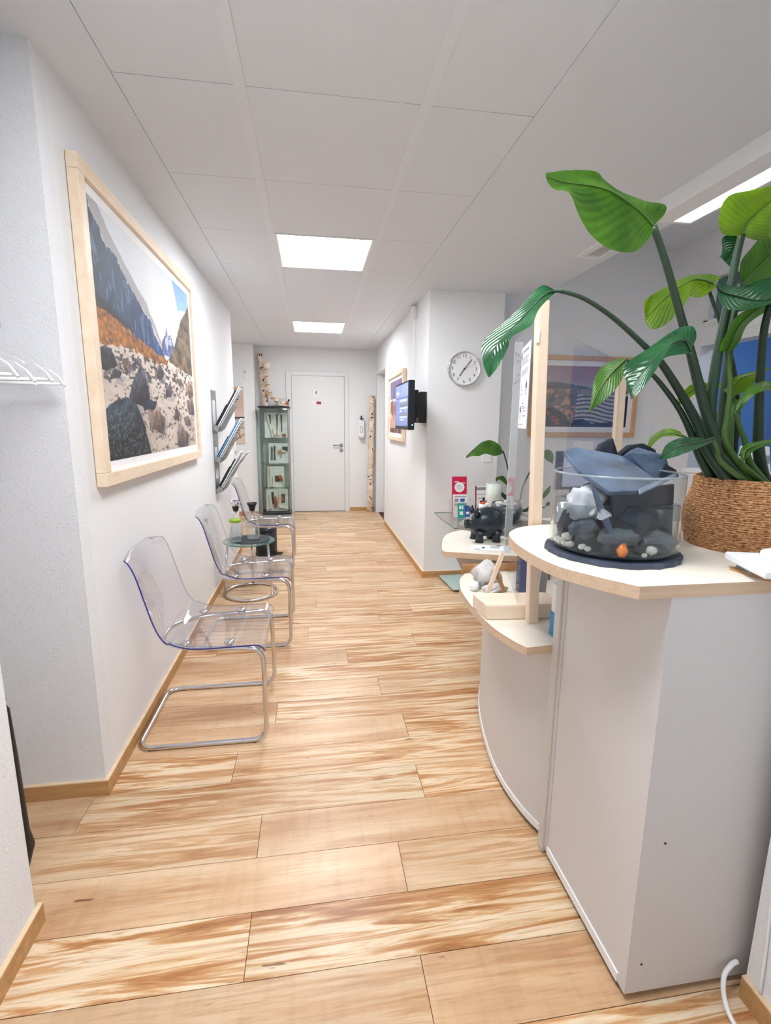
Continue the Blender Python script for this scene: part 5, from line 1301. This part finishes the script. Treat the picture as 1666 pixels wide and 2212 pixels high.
slate('dark slate lump behind the right rim of the vessel', [A(1338, 982, 1.235), A(1362, 962, 1.24), A(1392, 958, 1.24), A(1418, 972, 1.235), A(1420, 1060, 1.21), A(1342, 1060, 1.21)], .018, 'slate_dark', (0, 1, 0))
slate('folded blue slate block at the right side of the vessel', [A(1362, 978, 1.17), A(1378, 966, 1.19), A(1440, 984, 1.17), A(1446, 1010, 1.15), A(1425, 1040, 1.12), A(1405, 1030, 1.12)], .03, 'slate', (0, .9, -.3))
slate('dark brown slate piece at the right rim', [A(1440, 1002, 1.15), A(1462, 1015, 1.14), A(1468, 1030, 1.13), A(1425, 1042, 1.11), A(1428, 1020, 1.13)], .03, 'slate_dark', (0, .9, -.3))
slate('narrow grey slate strip resting on the right rim', [A(1382, 1055, 1.0), A(1456, 1022, 1.07), A(1466, 1026, 1.07), A(1384, 1066, .995)], .008, 'slate_light', (0, .6, -.7))
slate('upright dark slate plate inside the vessel, right half', [A(1325, 1066, 1.02), A(1380, 1056, 1.04), A(1458, 1046, 1.07), A(1452, 1170, 1.07), A(1390, 1184, 1.04), A(1330, 1185, 1.02)], .012, 'slate_dark', (0, 1, 0))
slate('broad upright dark slate plate at the back of the vessel', [(.70, 1.175, VZ+.014), (.868, 1.175, VZ+.014), (.87, 1.17, VZ+.10), (.862, 1.165, VZ+.165), (.78, 1.17, VZ+.175), (.705, 1.17, VZ+.15)], .02, 'slate_dark', (0, 1, 0))
slate('upright narrow slate splinter beside the pale boulder in the vessel', [A(1278, 1045, 1.01), A(1292, 1062, 1.005), A(1328, 1148, 1.0), A(1318, 1158, 1.0), A(1296, 1110, 1.005)], .008, 'slate', (0, 1, 0))
PEB = [(1202, 1165, .012), (1215, 1172, .013), (1226, 1158, .014), (1231, 1183, .012), (1196, 1128, .008), (1258, 1181, .010), (1270, 1186, .009), (1407, 1190, .014), (1392, 1203, .007), (1460, 1180, .010), (1205, 1180, .011), (1220, 1186, .010)]
for i, (x, y, r) in enumerate(PEB):
    d = ray(x, y); a = math.atan2(0, 1)
    # where the view ray meets the inside of the vessel front
    o2 = Vector((CAM.x-VC.x, CAM.y-VC.y)); dd = Vector((d.x, d.y)); R2_ = VR-.006-r
    qa = dd.dot(dd); qb = 2*o2.dot(dd); qc = o2.dot(o2)-R2_*R2_; D = max(qb*qb-4*qa*qc, 0); s = (-qb-math.sqrt(D))/(2*qa); p = CAM+d*s
    p.z = max(p.z, VZ+.012+r*.6)
    o = blob('pebble', M['pebble'], None, (0, 0, 0), (r, r*.8, r*.75), 40+i, 2, .12); o.location = p
    tag(o, 'small white pebble at the bottom edge of the glass vessel', 'pebble', 'white pebbles in the glass vessel')
o = blob('pebble', M['pebble_o'], None, (0, 0, 0), (.013, .009, .015), 77, 2, .2); o.location = (.686, .975, VZ+.028)
tag(o, 'orange-brown pebble at the front of the glass vessel', 'pebble')
# ------------------------------------------------------------------ plants
def leafmat(name, base, dark, trans, rough=.35, sheen=0.0):
    m = bpy.data.materials.new(name); m.use_nodes = True; nt = m.node_tree; b = nt.nodes['Principled BSDF']; L = nt.links.new
    b.inputs['Roughness'].default_value = rough
    uv = nd(nt, 'ShaderNodeUVMap'); sx = nd(nt, 'ShaderNodeSeparateXYZ'); L(uv.outputs[0], sx.inputs[0])
    # side veins: stripes along the leaf, slanting away from the midrib
    ab = nd(nt, 'ShaderNodeMath', operation='ABSOLUTE'); L(sx.outputs[0], ab.inputs[0])
    md = nd(nt, 'ShaderNodeMath', operation='MULTIPLY_ADD'); md.inputs[1].default_value = -.28; L(ab.outputs[0], md.inputs[0]); L(sx.outputs[1], md.inputs[2])
    ml = nd(nt, 'ShaderNodeMath', operation='MULTIPLY'); ml.inputs[1].default_value = 95; L(md.outputs[0], ml.inputs[0])
    sn = nd(nt, 'ShaderNodeMath', operation='SINE'); L(ml.outputs[0], sn.inputs[0])
    nz = nd(nt, 'ShaderNodeTexNoise'); nz.inputs['Scale'].default_value = 14; tc = nd(nt, 'ShaderNodeTexCoord'); L(tc.outputs['Object'], nz.inputs['Vector'])
    mx = nd(nt, 'ShaderNodeMath', operation='MULTIPLY_ADD'); mx.inputs[1].default_value = .045; L(sn.outputs[0], mx.inputs[0]); L(nz.outputs[0], mx.inputs[2])
    cr = nd(nt, 'ShaderNodeValToRGB'); e = cr.color_ramp.elements; e[0].position = .32; e[1].position = .66; e[0].color = lin(*dark); e[1].color = lin(*base)
    L(mx.outputs[0], cr.inputs[0]); L(cr.outputs[0], b.inputs['Base Color'])
    bp = nd(nt, 'ShaderNodeBump'); bp.inputs['Strength'].default_value = .25; bp.inputs['Distance'].default_value = .002; L(sn.outputs[0], bp.inputs['Height']); L(bp.outputs[0], b.inputs['Normal'])
    tr = nd(nt, 'ShaderNodeBsdfTranslucent')
    hs = nd(nt, 'ShaderNodeHueSaturation'); hs.inputs['Saturation'].default_value = 1.15; hs.inputs['Value'].default_value = 1.45; L(cr.outputs[0], hs.inputs['Color']); L(hs.outputs[0], tr.inputs[0])
    ms = nd(nt, 'ShaderNodeMixShader'); ms.inputs[0].default_value = trans; L(b.outputs[0], ms.inputs[1]); L(tr.outputs[0], ms.inputs[2])
    L(ms.outputs[0], nt.nodes['Material Output'].inputs[0]); return m
M['leaf'] = leafmat('strelitzia_leaf', (72, 118, 30), (50, 90, 24), .42)
M['leaf_bright'] = leafmat('strelitzia_leaf_young', (112, 148, 34), (84, 120, 26), .5)
M['leaf_deep'] = leafmat('strelitzia_leaf_old', (36, 92, 52), (24, 68, 38), .2, .22)
M['stem'] = pm('plant_stem', (40, 64, 44), .45, noise=.25, nscale=12, stretch=(1, 1, .2))
M['stem_light'] = pm('plant_stem_young', (72, 106, 46), .45, noise=.2, nscale=12)
M['soil'] = pm('potting_soil', (54, 42, 34), .95, noise=.4, nscale=60, bump=.5, bscale=80)
def leaf(parent, st, depth, mat='leaf', dl=-.05, dr=.05, rib=.0024, n=5, K=11, warp=.003):
    """st = stations of (left, mid, right) image points; unprojected at their own depths"""
    C = []
    for i, s in enumerate(st):
        d = depth[i] if isinstance(depth, (list, tuple)) else depth
        f = math.sin(PI*min(1, max(.0, i/(len(st)-1))))
        (lx, ly), (mx_, my), (rx, ry) = s
        C.append((atY(lx, ly, d+dl*f), atY(mx_, my, d), atY(rx, ry, d+dr*f)))
    Lp, Mp, Rp = (smooth_path([c[k] for c in C], n) for k in range(3))
    rows = []; N_ = len(Mp)
    for i in range(N_):
        r = []
        for j in range(K):
            q = -1+2*j/(K-1)
            if q <= 0: p = Mp[i].lerp(Lp[i], -q); side = Lp[i]-Mp[i]
            else: p = Mp[i].lerp(Rp[i], q); side = Rp[i]-Mp[i]
            tq = abs(q); bow = math.sin(PI*tq)*.10*side.length
            p = p+Vector((0, bow*.5, bow*.35))+Vector((0, warp*math.sin(i*.45+q*2)*tq, 0))
            r.append(p)
        rows.append(r)
    o = MB().grid(rows, True).build('leaf', M[mat], parent)
    uvl = o.data.uv_layers.new(name='UVMap')
    for lp in o.data.loops:
        v = lp.vertex_index; uvl.data[lp.index].uv = (-1+2*(v % K)/(K-1), (v//K)/(N_-1))
    MB().tube([p+Vector((0, -.0012, -.0008)) for p in Mp], [rib*(1.15-1.0*i/N_) for i in range(N_)], 6).build('midrib', M['stem_light'] if mat != 'leaf_deep' else M['stem'], o)
    return o
def stem(parent, pts, d0, d1, r0, r1, mat='stem', base=None):
    n = len(pts); P = []
    for i, (x, y) in enumerate(pts):
        P.append(atY(x, y, d0+(d1-d0)*i/(n-1)))
    if base is not None: P.append(Vector(base))
    Q = smooth_path(P, 5); k = len(Q)
    MB().tube(Q, [r0+(r1-r0)*(i/(k-1))**1.6 for i in range(k)], 10).build('stem', M[mat], parent)
PC = Vector((1.152, 1.128, 0)); PR = .152
# rope basket
t = thing('rope_basket', 'round braided jute basket holding the large plant on the counter', 'basket', (PC.x, PC.y, PT))
def rope_mat():
    m, nt, b = newmat('jute_rope'); b.inputs['Roughness'].default_value = .8; L = nt.links.new
    tc = nd(nt, 'ShaderNodeTexCoord'); sx = nd(nt, 'ShaderNodeSeparateXYZ'); L(tc.outputs['Object'], sx.inputs[0])
    at = nd(nt, 'ShaderNodeMath', operation='ARCTAN2'); L(sx.outputs[1], at.inputs[0]); L(sx.outputs[0], at.inputs[1])
    cb = nd(nt, 'ShaderNodeCombineXYZ'); m1 = nd(nt, 'ShaderNodeMath', operation='MULTIPLY'); m1.inputs[1].default_value = 15; m2 = nd(nt, 'ShaderNodeMath', operation='MULTIPLY'); m2.inputs[1].default_value = 230
    L(at.outputs[0], m1.inputs[0]); L(sx.outputs[2], m2.inputs[0]); L(m1.outputs[0], cb.inputs[0]); L(m2.outputs[0], cb.inputs[1])
    nz = nd(nt, 'ShaderNodeTexNoise'); nz.inputs['Scale'].default_value = 1; nz.inputs['Detail'].default_value = 4; nz.inputs['Distortion'].default_value = .5; L(cb.outputs[0], nz.inputs['Vector'])
    cr = nd(nt, 'ShaderNodeValToRGB'); e = cr.color_ramp.elements; e[0].position = .33; e[0].color = lin(122, 76, 42); e[1].position = .66; e[1].color = lin(222, 178, 130); x = e.new(.5); x.color = lin(184, 130, 84)
    L(nz.outputs[0], cr.inputs[0]); L(cr.outputs[0], b.inputs['Base Color'])
    bp = nd(nt, 'ShaderNodeBump'); bp.inputs['Strength'].default_value = .9; bp.inputs['Distance'].default_value = .004; L(nz.outputs[0], bp.inputs['Height']); L(bp.outputs[0], b.inputs['Normal'])
    return m
M['rope'] = rope_mat()
zt = 1.228
def pr_(s): return PR*(.90+.10*math.sin(PI*min(1, s*1.15+.05)))*(1-.02*max(0, s-.8)*5)
MB().lathe([(0, PT+.004), (pr_(0)-.008, PT+.004), (pr_(.5)-.010, (PT+zt)/2), (pr_(1)-.008, zt-.004), (pr_(1)-.012, zt-.004), (pr_(.5)-.014, (PT+zt)/2), (pr_(0)-.012, PT+.010), (0, PT+.010)], (PC.x, PC.y, 0), 56).build('inner_wall', pm('basket_inner', (128, 88, 54), .85, noise=.2), t)
NC = 34; h = (zt-PT)/NC
for i in range(NC):
    s = (i+.5)/NC; r = pr_(s)-.0035; z = PT+h*(i+.5)
    rg = random.Random(i)
    ph = rg.uniform(0, 6)
    MB().tube([(PC.x+(r+.0007*math.sin(a*23+ph))*math.cos(a), PC.y+(r+.0007*math.sin(a*23+ph))*math.sin(a), z+.0005*math.sin(a*17+ph*2)) for a in [2*PI*k/110 for k in range(110)]], h*.62, 6, closed=True).build('rope_coil', M['rope'], t)
# the big plant
t = thing('strelitzia_plant', 'large strelitzia with long stems and broad green leaves on the counter', 'plant', (PC.x, PC.y, PT+.012)); pl_ = t
MB().lathe([(0, 0), (pr_(.1)-.022, 0), (pr_(.9)-.020, .150), (0, .155)], (PC.x, PC.y, PT+.012), 36).build('soil', M['soil'], t)
SZ = PT+.16
def bs(dx, dy): return (PC.x+dx, PC.y+dy, SZ)
leaf(t, [((1413, 492), (1412, 488), (1414, 486)), ((1402, 516), (1398, 472), (1434, 464)), ((1372, 543), (1375, 450), (1436, 441)), ((1322, 541), (1345, 428), (1392, 432)), ((1283, 512), (1318, 412), (1338, 414)), ((1250, 462), (1285, 402), (1308, 388)), ((1228, 418), (1250, 397), (1288, 370)), ((1200, 408), (1215, 392), (1225, 369)), ((1181, 390), (1179, 380), (1180, 372))], [1.09, 1.09, 1.08, 1.07, 1.06, 1.05, 1.04, 1.03, 1.02], 'leaf', -.05, .05)
leaf(t, [((1203, 632), (1206, 629), (1207, 627)), ((1172, 616), (1183, 632), (1185, 645)), ((1140, 646), (1152, 660), (1165, 668)), ((1100, 686), (1122, 692), (1148, 703)), ((1060, 722), (1085, 728), (1105, 728)), ((1041, 750), (1066, 757), (1098, 752)), ((1043, 785), (1060, 788), (1080, 786)), ((1055, 813), (1057, 815), (1059, 813))], [1.06, 1.05, 1.03, 1.01, 1.0, .99, .98, .975], 'leaf_deep', .03, -.03)
leaf(t, [((1548, 618), (1540, 612), (1562, 600)), ((1520, 640), (1525, 606), (1540, 594)), ((1500, 642), (1503, 603), (1510, 592)), ((1488, 642), (1485, 610), (1485, 597)), ((1470, 672), (1455, 628), (1455, 610)), ((1440, 700), (1425, 655), (1425, 628)), ((1408, 712), (1400, 680), (1405, 640)), ((1396, 695), (1393, 675), (1391, 652))], 1.20, 'leaf_bright', -.05, .05)
leaf(t, [((1487, 764), (1492, 758), (1497, 750)), ((1455, 768), (1480, 735), (1503, 728)), ((1435, 775), (1455, 740), (1495, 704)), ((1415, 800), (1425, 765), (1460, 712)), ((1395, 832), (1395, 795), (1400, 752)), ((1378, 852), (1375, 825), (1352, 788)), ((1367, 860), (1363, 845), (1352, 820)), ((1365, 863), (1364, 861), (1362, 858))], 1.02, 'leaf_deep', -.03, .04)
leaf(t, [((1352, 780), (1350, 776), (1348, 772)), ((1352, 802), (1335, 790), (1322, 780)), ((1338, 832), (1315, 812), (1298, 795)), ((1312, 858), (1297, 838), (1284, 825)), ((1290, 878), (1283, 865), (1276, 860)), ((1275, 890), (1274, 891), (1273, 889))], 1.06, 'leaf', -.02, .03)
leaf(t, [((1600, 510), (1603, 506), (1606, 508)), ((1562, 505), (1615, 480), (1640, 520)), ((1556, 460), (1635, 460), (1690, 500)), ((1572, 425), (1660, 438), (1720, 470)), ((1620, 411), (1690, 415), (1735, 440)), ((1690, 395), (1715, 395), (1735, 405))], 1.08, 'leaf_bright', -.03, .05)
leaf(t, [((1598, 612), (1605, 612), (1620, 615)), ((1600, 570), (1640, 575), (1680, 610)), ((1625, 535), (1675, 540), (1730, 590)), ((1660, 495), (1710, 505), (1760, 550)), ((1740, 460), (1745, 465), (1750, 470))], 1.16, 'leaf', -.02, .04)
leaf(t, [((1600, 512), (1602, 515), (1606, 520)), ((1565, 510), (1590, 530), (1600, 545)), ((1562, 535), (1580, 550), (1592, 565)), ((1556, 552), (1568, 562), (1582, 578)), ((1555, 553), (1560, 558), (1572, 572))], 1.17, 'leaf_deep', -.02, .02)
leaf(t, [((1548, 625), (1547, 615), (1556, 606)), ((1555, 650), (1560, 630), (1575, 618)), ((1575, 668), (1595, 640), (1610, 617)), ((1620, 668), (1635, 648), (1640, 605)), ((1670, 655), (1690, 640), (1680, 598)), ((1740, 630), (1742, 620), (1740, 610))], 1.05, 'leaf_deep', -.03, .06)
leaf(t, [((1575, 764), (1570, 762), (1558, 758)), ((1600, 735), (1580, 740), (1555, 745)), ((1618, 700), (1595, 705), (1575, 710)), ((1650, 675), (1625, 675), (1597, 680)), ((1690, 650), (1665, 650), (1640, 655)), ((1740, 620), (1735, 615), (1730, 612))], 1.09, 'leaf', .03, -.03)
leaf(t, [((1590, 868), (1588, 864), (1584, 860)), ((1575, 862), (1572, 850), (1560, 845)), ((1612, 845), (1585, 832), (1553, 832)), ((1630, 822), (1605, 815), (1570, 820)), ((1645, 808), (1635, 806), (1610, 806)), ((1680, 792), (1675, 792), (1670, 793))], 1.13, 'leaf_bright', -.02, .03)
leaf(t, [((1592, 893), (1590, 888), (1588, 880)), ((1612, 872), (1605, 862), (1598, 858)), ((1640, 848), (1630, 840), (1625, 832)), ((1670, 845), (1668, 835), (1665, 823)), ((1720, 860), (1720, 850), (1720, 840))], 1.05, 'leaf', -.02, .02)
leaf(t, [((1542, 952), (1540, 945), (1538, 950)), ((1510, 968), (1505, 955), (1500, 945)), ((1480, 980), (1470, 962), (1470, 946)), ((1445, 990), (1440, 978), (1440, 962)), ((1426, 992), (1425, 990), (1427, 984))], [1.03, .98, .95, .93, .92], 'leaf_deep', -.02, .02)
leaf(t, [((1475, 945), (1474, 940), (1472, 932)), ((1455, 942), (1450, 935), (1445, 925)), ((1430, 945), (1428, 940), (1424, 932)), ((1410, 960), (1408, 952), (1405, 948)), ((1400, 975), (1398, 972), (1396, 968))], [1.2, 1.24, 1.28, 1.30, 1.31], 'leaf_bright', -.02, .02)
leaf(t, [((1460, 878), (1458, 877), (1457, 873)), ((1480, 868), (1475, 858), (1472, 850)), ((1505, 850), (1500, 840), (1490, 833)), ((1530, 840), (1530, 830), (1520, 822))], 1.26, 'leaf_bright', -.01, .01)
leaf(t, [((1612, 990), (1605, 990), (1598, 985)), ((1625, 978), (1612, 970), (1605, 962)), ((1650, 965), (1645, 958), (1640, 953)), ((1690, 950), (1690, 948), (1690, 945))], 1.03, 'leaf', -.01, .02)
stem(t, [(1412, 489), (1440, 572), (1470, 680), (1492, 760), (1512, 840), (1532, 910), (1545, 970)], 1.09, 1.12, .0075, .019, base=bs(-.075, -.01))
stem(t, [(1207, 628), (1262, 645), (1330, 690), (1400, 754), (1430, 786), (1476, 858), (1512, 925), (1530, 975)], 1.06, 1.10, .0042, .017, base=bs(-.09, -.04))
stem(t, [(1351, 778), (1390, 795), (1420, 820), (1468, 884), (1496, 942), (1512, 985)], 1.06, 1.13, .004, .013, base=bs(-.10, .01))
stem(t, [(1490, 760), (1505, 815), (1525, 890), (1545, 940), (1556, 985)], 1.02, 1.07, .006, .013, base=bs(-.055, -.05))
stem(t, [(1528, 616), (1552, 685), (1575, 750), (1590, 830), (1592, 920)], 1.20, 1.15, .0042, .009, base=bs(-.02, .05))
stem(t, [(1603, 506), (1588, 570), (1572, 660), (1552, 760), (1535, 880), (1535, 960)], 1.09, 1.12, .008, .018, base=bs(-.07, .04))
stem(t, [(1600, 612), (1585, 680), (1572, 790), (1562, 890), (1555, 970)], 1.16, 1.14, .008, .016, base=bs(-.04, .02))
stem(t, [(1665, 655), (1650, 720), (1643, 820), (1640, 900), (1640, 980)], 1.08, 1.12, .008, .016, base=bs(.04, .0))
stem(t, [(1588, 864), (1582, 900), (1578, 950), (1578, 1000)], 1.13, 1.10, .005, .014, 'stem_light', base=bs(-.03, -.03))
stem(t, [(1590, 888), (1598, 920), (1612, 960), (1620, 1000)], 1.06, 1.09, .005, .011, 'stem_light', base=bs(.01, -.04))
stem(t, [(1572, 762), (1576, 800), (1578, 840), (1572, 900), (1570, 960)], 1.09, 1.09, .0045, .010, 'stem_light', base=bs(-.035, -.05))
stem(t, [(1540, 948), (1550, 970), (1560, 1000)], 1.03, 1.05, .004, .008, 'stem_light', base=bs(-.045, -.06))
stem(t, [(1605, 990), (1606, 1005)], 1.03, 1.05, .005, .009, 'stem_light', base=bs(-.01, -.06))
stem(t, [(1474, 940), (1495, 955), (1515, 990)], 1.2, 1.17, .003, .006, 'stem_light', base=bs(-.08, .05))
stem(t, [(1528, 832), (1540, 870), (1548, 930)], 1.26, 1.2, .003, .008, 'stem_light', base=bs(-.05, .07))

# small plant in a pale planter by the pillar
q = Vector((1.36, 3.52, GZ))
t = thing('small_plant', 'small strelitzia in a tall pale planter on the glass stand', 'plant', tuple(q))
MB().lathe([(.040, 0), (.055, .005), (.058, .20), (.058, .30), (.050, .30), (.048, .27), (0, .265)], q, 28).build('planter', pm('pale_planter', (216, 222, 214), .5, bump=.02), t)
D = 3.52
leaf(t, [((1088, 978), (1086, 974), (1085, 970)), ((1070, 985), (1072, 968), (1078, 960)), ((1050, 980), (1055, 960), (1060, 951)), ((1035, 985), (1038, 965), (1042, 955)), ((1022, 985), (1022, 978), (1025, 968)), ((1008, 990), (1007, 988), (1008, 985))], D, 'leaf', -.05, .05, .003)
leaf(t, [((1098, 1050), (1098, 1046), (1097, 1042)), ((1090, 1044), (1088, 1036), (1090, 1030)), ((1080, 1036), (1080, 1031), (1082, 1028)), ((1072, 1040), (1071, 1036), (1072, 1032))], D, 'leaf', -.03, .03, .002)
leaf(t, [((1172, 985), (1170, 980), (1172, 975)), ((1182, 995), (1182, 982), (1185, 971)), ((1192, 1000), (1192, 990), (1196, 982)), ((1194, 1003), (1194, 1002), (1195, 1000))], D+.1, 'leaf', -.03, .03, .002)
leaf(t, [((1164, 1086), (1165, 1085), (1167, 1083)), ((1168, 1075), (1172, 1072), (1180, 1072)), ((1178, 1060), (1182, 1058), (1188, 1062)), ((1188, 1049), (1189, 1048), (1190, 1052))], D, 'leaf', -.02, .02, .002)
leaf(t, [((1177, 1096), (1177, 1095), (1178, 1094)), ((1180, 1088), (1182, 1088), (1186, 1092)), ((1186, 1084), (1187, 1084), (1188, 1087))], D, 'leaf', -.02, .02, .002)
for pts in ([(1087, 974), (1096, 1005), (1102, 1040), (1106, 1080)], [(1098, 1046), (1102, 1065), (1107, 1090)], [(1171, 980), (1150, 1010), (1130, 1050), (1118, 1085)], [(1165, 1086), (1150, 1090), (1125, 1100)], [(1177, 1096), (1150, 1098), (1125, 1102)]):
    stem(t, pts, D, D, .005, .009, base=(q.x, q.y, GZ+.27))
